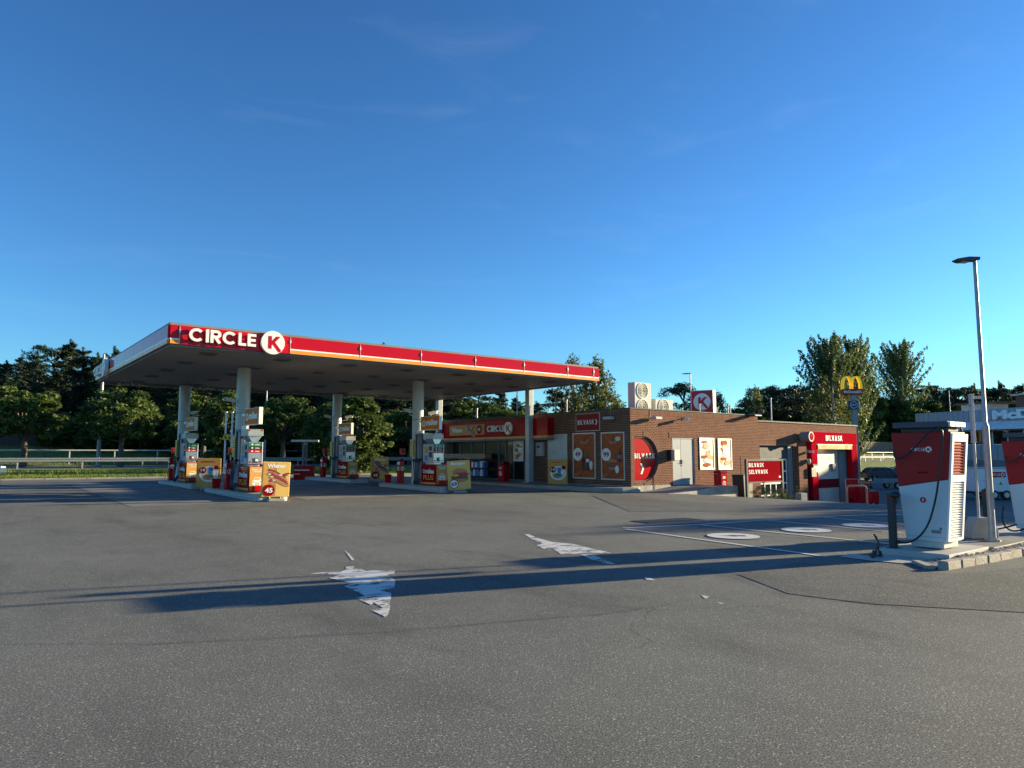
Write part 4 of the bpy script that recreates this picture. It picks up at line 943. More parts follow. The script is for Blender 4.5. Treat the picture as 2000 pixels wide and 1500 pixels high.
# ---------------------------------------------------------------- wall-mounted things
def wall_item(name, label, cat, face, c, z, group=None):
    if face == 'L': return thing(name, label, cat, (BX-.002, c, z), -R(90), group)
    return thing(name, label, cat, (c, BY-.002, z), 0, group)
def big_poster(face, c, z0, w_, h_, label, num, kind, fade=False):
    t = wall_item('wall_poster', label, 'poster', face, c, z0, 'framed advertising posters on the brick walls')
    def fr(m):
        b = .05; m.box(-w_/2, w_/2, -.04, -.005, 0, b); m.box(-w_/2, w_/2, -.04, -.005, h_-b, h_); m.box(-w_/2, -w_/2+b, -.04, -.005, b, h_-b); m.box(w_/2-b, w_/2, -.04, -.005, b, h_-b)
    one('frame', [M['alu']], fr, t)
    m = MB(); m.box(-w_/2+.045, w_/2-.045, -.02, -.004, .045, h_-.045, PLA if fade else ORA); y = -.021
    rr = random.Random(label)
    if not fade:
        # creased film highlights and a printed band
        for k in range(10):
            z = h_-.20-.022*k; m.prism([(-.42*w_+.035*k, z+.1), (-.40*w_+.035*k, z+.1), (-.1*w_, z-.19), (0, z-.21), (.1*w_, z-.19), (.40*w_-.03*k, z+.1), (.42*w_-.03*k, z+.1), (.12*w_, z-.2), (0, z-.22), (-.12*w_, z-.2)], y-.0012-.0002*k, y, PLA if k in (1, 4) else ORA)
        m.disc(-.28*w_, h_*.53, .2*w_, .2*w_, y-.004, y-.003, WHI)
        if kind == 'drink':
            for k, dx in enumerate((-.02, .16)):
                x = dx*w_; m.prism([(x-.1, h_*.18), (x+.1, h_*.18), (x+.11, h_*.42), (x+.045, h_*.52), (x+.04, h_*.62), (x-.04, h_*.62), (x-.045, h_*.52), (x-.11, h_*.42)], y-.006-.001*k, y-.005, COLA); m.box(x-.105, x+.105, y-.009, y-.0072, h_*.36, h_*.43, (RED, WHI)[k])
            blob(m, .30*w_, h_*.3, .1, .2, y-.005, WHI, 5)
        else:
            art_burger(m, -.02*w_, h_*.33, .48, y-.004, 0); x = .30*w_; m.prism([(x-.08, h_*.38), (x+.08, h_*.38), (x+.09, h_*.55), (x+.03, h_*.68), (x-.03, h_*.68), (x-.09, h_*.55)], y-.012, y-.011, COLA); m.box(x-.09, x+.09, y-.015, y-.0125, h_*.45, h_*.52, BLU)
            blob(m, .22*w_, h_*.86, .17, .10, y-.005, PLA, 9); blob(m, .18*w_, h_*.22, .11, .18, y-.0135, WHI, 7)
        for k in range(3): m.box(-.42*w_, -.42*w_+.12+.1*k, y-.002, y-.001, .10+.05*k, .125+.05*k, BUN)
    else:
        for k in range(14):
            blob(m, rr.uniform(-.3, .3)*w_, rr.uniform(.12, .88)*h_, rr.uniform(.1, .25)*w_, rr.uniform(.04, .10)*h_, y-.0012*(k+1), (BUN, ORA, AMB, PLA, ORA, WHI)[k % 6], k, 16, .3)
    m.build('poster_print', PAL, t)
    if num: lettering(t, num, -.28*w_, h_*.53-.11, .22, y-.005, M['redprint'], width=.36, bold=.03, align='C')
    return t
big_poster('L', (24.68+23.2)/2, .48, 1.5, 2.1, 'orange wall poster with 49 and drink bottles', '49', 'drink')
big_poster('L', (22.82+21.41)/2, .47, 1.43, 2.1, 'orange wall poster with 99 and a burger, nearest the corner', '99', 'burger')
big_poster('F', (27.67+28.78)/2, .87, 1.12, 1.5, 'faded sunlit wall poster next to the grey door', None, None, True)
big_poster('F', (29.09+30.17)/2, .85, 1.10, 1.5, 'faded sunlit wall poster above the red bin', None, None, True)
big_poster('L', (29.22+28.46)/2-.05, 1.24, .8, 1.08, 'small poster beside the shop entrance', None, None, True)
t = wall_item('wash_sign', 'dark red BILVASK sign with an arrow high on the shaded brick wall', 'sign', 'L', (24.43+22.88)/2, 2.66)
one('sign_board', [M['redprint'], M['alu']], lambda m: (m.box(-.76, .76, -.05, -.005, .02, .79, 0), m.box(-.78, .78, -.055, -.004, 0, .02, 1), m.box(-.78, .78, -.055, -.004, .79, .81, 1), m.box(-.78, -.76, -.055, -.004, .02, .79, 1), m.box(.76, .78, -.055, -.004, .02, .79, 1)), t)
one('lettering', [M['white']], lambda m: (stroke_text(m, 'BILVASK', -.66, .30, .22, -.051, .004, 1.08, .16), chevron(m, .56, .40, .25, -.051, .004)), t)
t = wall_item('window_cover', 'pale grey translucent sheet covering a shop window', 'window cover', 'L', (26.49+25.09)/2, .46)
one('sheet', [M['frosted']], lambda m: m.box(-.68, .68, -.02, -.004, .03, 2.06), t); one('edge_frame', [M['alu']], lambda m: (m.box(-.70, -.68, -.03, -.003, 0, 2.09), m.box(.68, .70, -.03, -.003, 0, 2.09), m.box(-.68, .68, -.03, -.003, 2.06, 2.09), m.box(-.68, .68, -.03, -.003, 0, .03)), t)
t = wall_item('wall_cabinet', 'pale wall cabinet between shop entrance and covered window', 'cabinet', 'L', 26.97, 1.5)
one('case', [M['offwhite']], lambda m: m.box(-.22, .22, -.22, -.004, 0, .68), t, .02); one('slot', [M['dark']], lambda m: m.box(-.12, .12, -.224, -.2205, .42, .5), t)
t = wall_item('paper_bin', 'red waste bin under the shop fascia by the entrance', 'bin', 'L', 29.45, sheet_z+.13); t.location.x = BX-.5
def binbody(t, c=M['redflat']):
    one('body', [c], lambda m: m.box(-.25, .25, -.2, .2, 0, .85), t, .03); one('lid', [M['darkred']], lambda m: m.prism([(-.2, .86), (.2, .86), (.2, .98), (-.12, 1.02), (-.2, .95)], -.26, .26, 0, 'x'), t, .02)
    one('round_label', [M['white']], lambda m: (m.ring(0, .4, .09, .12, -.208, -.201, 0, 24), m.box(-.02, .02, -.208, -.201, .34, .46)), t); one('label_plate', [M['offwhite']], lambda m: m.box(-.1, .1, -.207, -.201, .62, .74), t)
binbody(t)
def wall_lamp(face, c, z, label):
    t = wall_item('wall_lamp', label, 'wall lamp', face, c, z, 'wall lamps under the parapet')
    one('lamp_head', [M['offwhite'], M['alu']], lambda m: (m.box(-.22, .22, -.42, -.12, -.06, .07, 0),), t, .03); one('bracket', [M['galv']], lambda m: (m.tube([(-.05, -.13, 0), (-.05, 0, 0)], .02, 8), m.tube([(-.12, -.02, .02), (-.12, -.02, .5)], .008, 6)), t)
wall_lamp('F', 24.35, 3.18, 'sunlit white wall lamp near the building corner'); wall_lamp('L', 22.1, 3.18, 'shaded wall lamp right of the BILVASK sign')
def fcam(x, z, label):
    t = wall_item('security_camera', label, 'camera', 'F', x, z)
    one('housing', [M['white']], lambda m: m.box(-.05, .05, -.55, -.2, -.08, .04), t, .01); one('arm', [M['galv']], lambda m: (m.tube([(0, 0, .02), (0, -.25, .02)], .02, 8), m.box(-.08, .08, -.03, 0, -.06, .1)), t)
    t.rotation_euler = (0, 0, R(-25))
fcam(26.5, 3.22, 'white security camera above the grey door')
fcam(37.2, 1.75, 'small white camera on the pier by the car wash'); 
t = wall_item('wall_box', 'black and cream mailbox projecting beside the round window', 'mailbox', 'F', 25.45, 1.30)
one('box', [M['dark'], M['beige']], lambda m: (m.box(-.14, .14, -.26, -.004, 0, .5, 0), m.box(-.14, .24, -.44, -.261, .02, .5, 1)), t, .015)
t = wall_item('wall_box', 'dark meter box on the pier by the car wash', 'meter box', 'F', 37.3, .35); t.location.y -= .12
one('box', [M['dark']], lambda m: m.box(-.2, .3, -.16, -.004, 0, .5), t, .01)
t = wall_item('alarm_lamp', 'small pale lamp between garage gate and car wash', 'lamp', 'F', 36.9, 1.1); t.location.y -= .12
one('globe', [M['offwhite']], lambda m: m.ell((0, -.14, .1), (.1, .1, .16)), t); one('mount', [M['galv']], lambda m: m.box(-.06, .06, -.06, -.004, 0, .22), t)
# round drum light by portal
t = thing('round_wall_sign', 'round red and white drum sign above the left side of the car wash portal', 'sign', (36.65, BY-.02, 2.55), R(0))
one('drum', [M['grey'], M['redflat'], M['offwhite']], lambda m: (m.disc(0, 0, .26, .26, -.55, .0, 0, 28), m.ring(0, 0, .21, .275, -.58, -.551, 2, 28), m.disc(0, 0, .208, .208, -.575, -.552, 1, 28)), t)
# bins at the ramp
t = thing('waste_bin', 'red waste bin below the faded posters', 'bin', (PY(1407, 930, 20.4).x, 20.4, -.16), R(0)); binbody(t)
t = thing('wheelie_bin', 'black bin with a broom handle at the ramp end', 'bin', (PY(1450, 930, 19.5).x, 19.5, base_z(28.6, 19.9)), 0)
one('body', [M['dark']], lambda m: m.prism([(-.32, 0), (.32, 0), (.38, 1.05), (-.38, 1.05)], -.3, .3, 0), t, .02); one('lid', [M['dark']], lambda m: m.box(-.4, .4, -.33, .33, 1.05, 1.1), t, .01); one('handle', [M['dark']], lambda m: m.tube([(.05, .1, 1.1), (.05, .1, 1.9)], .02, 6), t)
# wash direction board
p = PG(1460, 968, -.5); 
zb = base_z(32.2, 18.3)
A = Vector((27.35, 18.35)); t = thing('wash_board', 'grey framed red board reading BILVASK and SELVVASK on two posts', 'sign', (A.x, A.y, -.45), R(0))
one('post', [M['darkgrey']], lambda m: m.box(-.06, .06, -.05, .05, -.2, 1.83), t, .008); one('post', [M['darkgrey']], lambda m: m.box(2.73, 2.85, -.05, .05, -.2, 1.83), t, .008)
b = one('board', [M['redprint'], M['darkgrey']], lambda m: (m.box(.06, 2.73, -.02, .03, .84, 1.74, 0), m.box(.061, 2.729, -.05, .05, 1.741, 1.829, 1), m.box(.061, 2.729, -.05, .05, .77, .839, 1)), t)
one('lettering', [M['white']], lambda m: (stroke_text(m, 'BILVASK', .15, 1.48, .18, -.021, .003, 1.15, .16), stroke_text(m, 'SELVVASK', .15, 1.18, .18, -.021, .003, 1.45, .16), m.box(2.5, 2.65, -.026, -.021, .98, 1.06)), b)
# barrier rail, screens, hydrant boxes by the wash
q1 = PG(1655, 987, -1.15)
t = thing('hoop_barrier', 'pale orange hoop barrier in front of the car wash', 'barrier', (q1.x, q1.y, -1.15), R(-38))
one('hoop', [mat('barrier_orange', (.62, .30, .16), .5, var=.1)], lambda m: m.tube([(0, 0, 0), (0, 0, .88), (.04, 0, .98), (.14, 0, 1.04), (.94, 0, 1.04), (1.04, 0, .98), (1.08, 0, .88), (1.08, 0, 0)], .06, 12), t)
q1 = PD(1649, 41); t = thing('guard_screen', 'red screen with pale frame by the car wash entrance', 'screen', (*q1, -1.18), R(-38))
one('sheet', [M['redflat']], lambda m: m.box(.04, .70, -.01, .01, .25, 1.32), t); one('frame', [M['offwhite']], lambda m: m.tube([(0, 0, 0), (0, 0, 1.36), (.74, 0, 1.36), (.74, 0, 0)], .03, 8), t)
q1 = PD(1681, 41); t = thing('pay_terminal', 'red payment terminal standing behind the hoop barrier', 'terminal', (*q1, -1.2), R(-38))
one('body', [M['redflat']], lambda m: m.box(-.26, .26, -.25, .25, 0, 1.15), t, .03); one('screen', [M['dark']], lambda m: m.box(-.18, .18, -.26, -.251, .75, 1.0), t)
q1 = PD(1702, 39.5); t = thing('hydrant_box', 'small red box on short legs right of the hoop barrier', 'box', (*q1, -1.2), R(-38))
one('body', [M['redflat']], lambda m: m.box(-.22, .22, -.2, .2, .12, .78), t, .03); one('leg', [M['dark']], lambda m: (m.box(-.18, -.13, -.15, .15, 0, .12), m.box(.13, .18, -.15, .15, 0, .12)), t)
q1 = PD(1677, 40); m = MB(); m.box(-1.15, 1.15, -.7, .9, -.3, .10); o_ = m.build('wash_kerb_island', [M['concrete']], bevel=.03); setp(o_, kind='structure'); o_.location = (*q1, -1.27); o_.rotation_euler = (0, 0, R(-38))

# ---------------------------------------------------------------- roof things
def ac_unit(x, y, z, fans, w_, label):
    t = thing('air_conditioner', label, 'air conditioner', (x, y, z), 0, 'air conditioning units on the roof')
    H_ = .78*fans+.02
    one('casing', [M['offwhite']], lambda m: (m.box(0, w_, 0, .42, .06, H_), m.box(.1, .2, .05, .4, 0, .06), m.box(w_-.2, w_-.1, .05, .4, 0, .06)), t, .015)
    for k in range(fans):
        zc = .44+.76*k; cx = w_*.46
        fg = one('fan_grille', [M['galv'], M['white'], M['fan_dark']], lambda m: (m.disc(cx, zc, .37, .36, -.006, -.001, 2, 32), [m.ring(cx, zc, r_, r_+.008, -.02, -.006, 0, 32) for r_ in (.08, .16, .24, .32)], m.ring(cx, zc, .365, .385, -.03, -.001, 1, 36, sq=.97), [m.box(cx-.36*math.cos(R(-90+20*q)), cx+.36*math.cos(R(-90+20*q)), -.016, -.008, zc+.34*math.sin(R(-90+20*q)), zc+.34*math.sin(R(-90+20*q))+.006, 0) for q in range(1, 9)]), t)
ac_unit(24.4, 22.1, BT-.26, 2, 1.13, 'tall two-fan air conditioner on the roof corner'); ac_unit(25.93, 22.2, BT-.18, 1, 1.28, 'low single-fan air conditioner right of the tall one')
t = thing('roof_sign', 'square red box sign with round K logo standing on the roof', 'sign', (31.3, 24.3, BT-.45), R(-68))
one('sign_box', [M['redflat'], M['alu']], lambda m: (m.box(0, 1.2, 0, .55, .65, 1.9, 1), m.box(.03, 1.17, -.01, 0, .68, 1.87, 0)), t, .01); one('round_logo', [M['signwhite'], M['redflat']], lambda m: klogo(m, .6, 1.27, .46, -.011, .02), t); one('leg', [M['galv']], lambda m: (m.box(.2, .28, .1, .3, 0, .65), m.box(.95, 1.03, .1, .3, 0, .65)), t)
def vent(x, y, z, h, label, r_=.05):
    t = thing('roof_pipe', label, 'pipe', (x, y, z), 0, 'thin pipes on the roofs'); one('pipe', [M['galv']], lambda m: (m.tube([(0, 0, 0), (0, 0, h)], r_, 8), m.cyl(0, 0, 0, .05, r_*2, 10)), t); one('cap', [M['galv']], lambda m: m.cyl(0, 0, h+.002, h+.06, r_*1.5, 10), t)
vent(29.0, 22.0, BT-.3, .75, 'thin roof pipe left of the K box sign', .03); vent(30.3, 21.9, BT-.3, .62, 'short roof pipe just in front of the K box sign', .03)
vent(34.2, 24.0, WT-.2, 1.2, 'twin roof pipe where the roof steps down', .04); vent(34.4, 24.0, WT-.2, 1.2, 'second of the twin roof pipes where the roof steps down', .04); vent(38.5, 24, WT-.2, 1.8, 'tall thin roof pipe left of the car wash portal', .04); vent(24.2, 26.5, BT-.3, 1.0, 'shaded roof pipe behind the shop fascia', .04); vent(23.6, 33.5, BT-.3, .9, 'roof pipe above the wiener banner', .05)
t = thing('roof_spotlight', 'dark spotlight with shield at the roof step', 'lamp', (32.2, 21.0, BT-.02), 0)
one('head', [M['darkgrey']], lambda m: m.ell((.25, -.2, .2), (.12, .16, .12)), t); one('arm', [M['galv']], lambda m: (m.tube([(-.3, .1, .06), (.25, -.15, .08), (.25, -.2, .16)], .025, 8),), t); one('shield', [M['dark']], lambda m: m.box(-.75, -.15, -.5, .02, -.06, .02), t, .02)
# ================================================================== EV CHARGERS
def ev_charger(label, first=True):
    # local frame: faces -x with its logo side; origin at near corner of the base
    t = thing('ev_charger', label, 'charger', (0, 0, 0), 0, 'electric car chargers')
    D, Wd = .62, .50                       # depth along x, width along y (base); top wider
    def sec(z):                            # y-range and x-range at height z
        k = z/1.82; return (-.17*k, .57+.17*k), (0, .60-.03*k)
    def quadbox(m, z0, z1, mi, e=0):
        (a0, b0), (c0, d0) = sec(z0); (a1, b1), (c1, d1) = sec(z1)
        v = [(c0-e, a0-e, z0), (d0+e, a0-e, z0), (d0+e, b0+e, z0), (c0-e, b0+e, z0), (c1-e, a1-e, z1), (d1+e, a1-e, z1), (d1+e, b1+e, z1), (c1-e, b1+e, z1)]
        m.add(v, [(3, 2, 1, 0), (4, 5, 6, 7), (0, 1, 5, 4), (1, 2, 6, 5), (2, 3, 7, 6), (3, 0, 4, 7)], mi)
    one('foot', [M['offwhite']], lambda m: m.box(.02, .58, .03, .52, 0, .10), t, .01)
    # lower white shell and upper red shell meet on a slanted line
    def shell(m, lower):
        n = 14
        def zc(y): return .98+.17*(.5-y)   # slant rising towards the near edge
        for s_ in range(2):
            pass
        (a, b), (c, d) = sec(1.1); 
        zs = [(zc(a), zc(b))]
        zn, zf = zc(a), zc(b)
        if lower:
            (a0, b0), (c0, d0) = sec(.10)
            (an, bn), (cn, dn) = sec(zn); (af, bf), (cf, df) = sec(zf)
            v = [(c0, a0, .10), (d0, a0, .10), (d0, b0, .10), (c0, b0, .10), (cn, an, zn), (dn, an, zn), (df, bf, zf), (cf, bf, zf)]
        else:
            (an, bn), (cn, dn) = sec(zn); (af, bf), (cf, df) = sec(zf); (a1, b1), (c1, d1) = sec(1.83)
            v = [(cn, an, zn+.003), (dn, an, zn+.003), (df, bf, zf+.003), (cf, bf, zf+.003), (c1, a1, 1.83), (d1, a1, 1.83), (d1, b1, 1.83), (c1, b1, 1.83)]
        m.add(v, [(3, 2, 1, 0), (4, 5, 6, 7), (0, 1, 5, 4), (1, 2, 6, 5), (2, 3, 7, 6), (3, 0, 4, 7)], 0)
    CW = mat('charger_white', (.52, .58, .60), .5, var=.03, spec=.25) if 'charger_white' not in bpy.data.materials else bpy.data.materials['charger_white']
    CR = mat('charger_red', (.33, .018, .016), .55, var=.05, spec=.2) if 'charger_red' not in bpy.data.materials else bpy.data.materials['charger_red']
    lower = one('lower_shell', [CW], lambda m: shell(m, True), t, .012); upper = one('upper_shell', [CR], lambda m: shell(m, False), t, .012)
    one('groove', [M['dark']], lambda m: m.box(-.006, 0, -.15, .72, 1.69, 1.696), upper)
    # louvred end face (towards -y)
    def lou(m, z0, z1, n, mi):
        for i in range(n):
            z = z0+(z1-z0)*i/n; h = (z1-z0)/n; yy = -.17*z/1.82; m.add([(.07, yy-.003, z+h*.55), (.53, yy-.003, z+h*.55), (.53, yy-.030, z+h*.12), (.07, yy-.030, z+h*.12), (.07, yy-.003, z), (.53, yy-.003, z)], [(0, 3, 2, 1), (3, 4, 5, 2), (0, 4, 3), (1, 2, 5)], mi)
    one('louvre', [M['pinkwhite']], lambda m: lou(m, .17, 1.04, 22, 0), lower)
    one('louvre', [CR, M['pinkwhite']], lambda m: lou(m, 1.16, 1.66, 11, 0), upper)
    def bord(m):
        for xa, xb in ((.0, .065), (.535, .60)):
            v = []
            for z in (.12, 1.80):
                yy = -.17*z/1.82; v += [(xa, yy-.034, z), (xb, yy-.034, z), (xb, yy-.002, z), (xa, yy-.002, z)]
            m.add(v, [(3, 2, 1, 0), (4, 5, 6, 7), (0, 1, 5, 4), (1, 2, 6, 5), (2, 3, 7, 6), (3, 0, 4, 7)])
        for z0, z1 in ((1.045, 1.15), (1.68, 1.80), (.11, .16)):
            y0, y1 = -.17*z0/1.82, -.17*z1/1.82; m.add([(.066, y0-.034, z0), (.534, y0-.034, z0), (.534, y0-.002, z0), (.066, y0-.002, z0), (.066, y1-.034, z1), (.534, y1-.034, z1), (.534, y1-.002, z1), (.066, y1-.002, z1)], [(3, 2, 1, 0), (4, 5, 6, 7), (0, 1, 5, 4), (1, 2, 6, 5), (2, 3, 7, 6), (3, 0, 4, 7)])
    one('vent_surround', [M['pinkwhite']], bord, t)
    # cable arm housing on top
    cap = one('cable_gantry', [M['darkgrey'], M['pinkwhite']], lambda m: (m.box(.10, .50, -.10, .62, 1.832, 1.90, 0), m.box(-.02, .62, -.14, .70, 1.905, 2.0, 0), m.box(.0, .19, -.175, -.141, 1.91, 1.99, 1), m.box(.21, .39, -.175, -.141, 1.91, 1.99, 1), m.box(.41, .60, -.175, -.141, 1.91, 1.99, 1)), t, .01)
    # markings on the logo side: local panel frame facing -x
    pn = thing('panel_frame', '', '')
    def side(nm, fn, mats, par): return one(nm, mats, fn, par, loc=(-.002, .57, 0), rot=(0, 0, -R(90)))
    side('lettering', lambda m: stroke_text(m, 'CIRCLE', .14, 1.53, .052, 0, .003, .21, .16), [M['white']], upper)
    side('round_logo', lambda m: klogo(m, .405, 1.555, .046, 0, .003), [M['white'], CR], upper)
    side('marking', lambda m: (m.box(.16, .40, -.003, 0, 1.30, 1.303), m.box(.22, .37, -.003, 0, 1.17, 1.20)), [M['redprint']], upper)
    side('bolt_badge', lambda m: (m.disc(.28, .75, .045, .045, -.003, 0, 0, 24), m.prism([(.29, .785), (.262, .745), (.278, .745), (.272, .715), (.298, .755), (.283, .755)], -.005, -.0035, 1)), [M['redflat'], M['white']], lower)
    side('rating_label', lambda m: (m.box(.38, .52, -.003, 0, .235, .285), m.box(.50, .535, -.0035, 0, .29, .33)), [M['grey']], lower)
    side('bottom_joint', lambda m: m.box(.0, .58, -.002, 0, .17, .174), [M['grey']], lower)
    bpy.data.objects.remove(pn)
    return t
ev = ev_charger('nearest red and white electric charger beside the lamp post')
EC = PG(1847, 1073, .12); ev.location = (EC.x, EC.y, .12)
def cable(t, pts, rad=.016):
    P = [Vector(p) for p in pts]; out = []
    for i in range(len(P)-1):
        p0, p1, p2, p3 = P[max(0, i-1)], P[i], P[i+1], P[min(len(P)-1, i+2)]
        for k in range(8):
            u = k/8; out.append(.5*((2*p1)+(-p0+p2)*u+(2*p0-5*p1+4*p2-p3)*u*u+(-p0+3*p1-3*p2+p3)*u**3))
    out.append(P[-1]); return one('cable', [M['black']], lambda m: m.tube(out, rad, 8), t)
def cpx(pts, X):   # points on the plane x = X in front of the logo side, in the charger's frame
    o = []
    for a, b in pts: q = PX(a, b, EC.x+X); o.append((q.x-EC.x, q.y-EC.y, q.z-.12))
    return o
cable(ev, cpx([(1828, 834), (1840, 843), (1839, 880), (1834, 930), (1826, 980), (1812, 1025), (1790, 1052), (1762, 1060), (1744, 1048), (1738, 1028), (1741, 1000)], -.14))
cable(ev, cpx([(1822, 836), (1800, 858), (1780, 880), (1762, 893), (1748, 893), (1746, 880)], -.13))
cable(ev, [(.62, -.05, 1.95), (.80, -.04, 1.86), (.86, -.02, 1.5), (.85, 0, 1.0), (.80, .05, .5), (.7, .3, .2)])
ev2 = dup(ev, (17.55, 4.9, -.02), 0, 'second red and white electric charger cut by the right edge')
E2 = (16.75, 5.10)
ev2.location = (E2[0], E2[1]-.55, .03)
def make_bollard(x, y, z, label):
    t = thing('cable_post', label, 'post', (x, y, z), 0, 'dark cable posts beside the chargers')
    one('post', [M['dark']], lambda m: (m.box(-.05, .05, -.05, .05, 0, .86), m.box(-.09, .09, -.09, .09, -.004, .012)), t, .012); one('holster', [M['black']], lambda m: (m.ell((.0, -.06, .84), (.07, .09, .06)), m.box(.03, .10, -.05, .05, .70, .84)), t); one('band', [M['redflat']], lambda m: m.box(-.052, .052, -.052, .052, .78, .80), t)
    return t
bp = PG(1748, 1070, .1); b1 = make_bollard(bp.x, bp.y+.02, .1, 'dark cable post left of the nearest charger')
b2p = (E2[0]-.25, E2[1]+.45); b2 = dup(b1, (b2p[0], b2p[1], .03), 0, 'dark cable post left of the second charger')
cable(b2, [(0, .02, .75), (-.12, .1, .4), (-.1, .08, .1), (.05, -.1, .06), (.3, -.5, .2)])
# plinths and kerb island
m = MB(); m.box(11.80, 13.4, 4.50, 5.55, -.05, .10); setp(m.build('charger_plinth', [M['slab_light']], bevel=.012), kind='structure')
m = MB(); m.box(16.3, 18.6, 4.3, 5.9, -.05, .03); setp(m.build('charger_plinth', [M['slab_light']], bevel=.012), kind='structure')
m = MB(); m.box(13.45, 15.6, 4.45, 5.6, -.05, .085); setp(m.build('paved_island', [M['slab']], bevel=.012), kind='structure')
sheet('concrete_apron', [(1690, 1086), (1728, 1080), (1800, 1084), (1846, 1094), (1785, 1103), (1700, 1096), (1640, 1088), (1660, 1082)], .010, M['slab_light'])
kb = [PG(1800, 1100), PG(1830, 1112), PG(1853, 1114), PG(2000, 1087), PG(2150, 1062)]
m = MB(); rk = random.Random(2)
P = [Vector((p.x, p.y)) for p in kb]
for a, b in zip(P, P[1:]):
    d = (b-a); k = max(1, round(d.length/.42)); d.normalize(); n = Vector((-d.y, d.x))
    if n.y < 0: n = -n
    for i in range(k):
        p0 = a+(b-a)*(i/k); p1 = a+(b-a)*((i+.97)/k); h = .035+.075*min(1, (p0-P[0]).length/.5)+rk.uniform(-.008, .008); j = rk.uniform(-.012, .012)
        m.prism([(t.x, t.y+j) for t in (p0, p1, p1+n*.13, p0+n*.13)], -.05, h, 0, 'z')
setp(m.build('granite_kerb', [M['granite']], bevel=.014), kind='structure')
# cobbles
m = MB(); rk = random.Random(5); cell = .085
def inside(px, py, poly):
    c = False; n = len(poly)
    for i in range(n):
        x1, y1 = poly[i]; x2, y2 = poly[(i+1) % n]
        if (y1 > py) != (y2 > py) and px < (x2-x1)*(py-y1)/(y2-y1)+x1: c = not c
    return c
k0, k1, k2, k3, k4 = [(p.x, p.y) for p in P]
reg = [k0, k1, (k2[0], k2[1]+.1), (k3[0], k3[1]+.12), (k4[0], k4[1]+.12), (18.5, 4.3), (15.7, 4.44), (13.42, 4.44), (12.0, 4.48), (11.6, 4.75)]
for i in range(int(8/cell)):
    for j in range(int(3/cell)):
        x = 10.9+i*cell; y = 2.6+j*cell
        if inside(x, y, reg):
            x += rk.uniform(-.012, .012); y += rk.uniform(-.012, .012); r1 = cell*.44; h = .075*min(1, max(.1, (x-11.2)/1.0))+rk.uniform(-.006, .014)
            n = 6; a0 = rk.uniform(0, 1); ring0 = [(x+r1*math.cos(a0+2*math.pi*q/n)*rk.uniform(.8, 1.1), y+r1*math.sin(a0+2*math.pi*q/n)*rk.uniform(.8, 1.1)) for q in range(n)]
            v = [(a, b, -.02) for a, b in ring0]+[(a, b, h-.015) for a, b in ring0]+[(x+(a-x)*.6, y+(b-y)*.6, h) for a, b in ring0]
            m.add(v, [(q, (q+1) % n, n+(q+1) % n, n+q) for q in range(n)]+[(n+q, n+(q+1) % n, 2*n+(q+1) % n, 2*n+q) for q in range(n)]+[tuple(range(2*n, 3*n))], 0)
cb = m.build('cobblestones', [M['granite']]); setp(cb, 'small grey cobblestones set behind the granite kerb', 'cobblestones', kind='stuff')
m = MB(); m.add([(a, b, .018) for a, b in reg], [tuple(range(len(reg)))]); setp(m.build('cobble_bed', [M['slab']]), kind='structure')
# curled wire stand
p = PG(1712, 1090); t = thing('wire_stand', 'small curled black wire stand on the concrete apron', 'stand', (p.x, p.y, .012), 0)
one('base', [M['dark']], lambda m: (m.tube([(-.13, 0, .03), (.13, -.02, .03)], .018, 6), m.tube([(-.11, .06, .03), (.1, .07, .04)], .012, 6), m.cyl(.13, 0, 0, .09, .022, 8), m.cyl(-.13, 0, 0, .07, .022, 8), m.cyl(.02, .05, 0, .1, .02, 8)), t)
for k in range(5):
    one('wire', [M['dark']], lambda m: m.tube([(-.08+.035*k, .01*k, .03), (.0+.02*k, .0, .12+.01*k), (.06+.012*k, -.01, .20), (.03+.012*k, 0, .28-.008*k), (-.02+.01*k, .01, .335-.012*k)], .007, 6), t)
one('curl', [M['dark']], lambda m: m.tube([(-.03, 0, .33), (-.05, 0, .35), (-.02, .01, .355), (.03, .0, .31), (.085, 0, .22), (.09, 0, .05)], .009, 6), t)
# lamp post
def lamp_post(x, y, z, H_, rz, label, r0=.055, arm=.5, tilt=0, group='street lamps'):
    t = thing('street_lamp', label, 'street lamp', (x, y, z), rz, group); t.rotation_euler = (0, tilt, rz)
    hj = H_*.40
    one('pole', [M['galv']], lambda m: (m.tube([(0, 0, 0), (0, 0, hj)], [r0, r0], 16), m.tube([(0, 0, hj), (0, 0, hj+.06), (0, 0, H_)], [r0, r0*.62, r0*.55], 16)), t)
    one('foot_plate', [M['galv']], lambda m: (m.cyl(0, 0, 0, .03, r0*2.2, 20), [m.cyl(r0*1.7*math.cos(a), r0*1.7*math.sin(a), .03, .06, .012, 6) for a in (0, 1.57, 3.14, 4.71)]), t)
    one('service_door', [M['galv']], lambda m: m.box(-.03, .03, -r0-.006, -r0+.01, .55, .85), t)
    one('lamp_head', [M['darkgrey'], M['offwhite']], lambda m: (m.prism([(-.05, -.02), (-.05, .03), (arm*.4, .035), (arm*1.0, .0), (arm*1.0, -.02), (arm*.8, -.05), (arm*.3, -.035)], -.09, .09, 0), m.box(arm*.35, arm*.75, -.07, .07, -.056, -.05, 1)), t, .008, loc=(0, 0, H_+.02), rot=(0, 0, R(180)))
    return t
LP = (14.42, 4.78)
lp = lamp_post(LP[0], LP[1], .085, 5.02, R(-38), 'tall galvanised street lamp between the two chargers', .056, .36)
lamp_post(22.8, 2.9, -.02, 5.2, R(-38), 'second tall galvanised street lamp beyond the right edge', .055, .36)
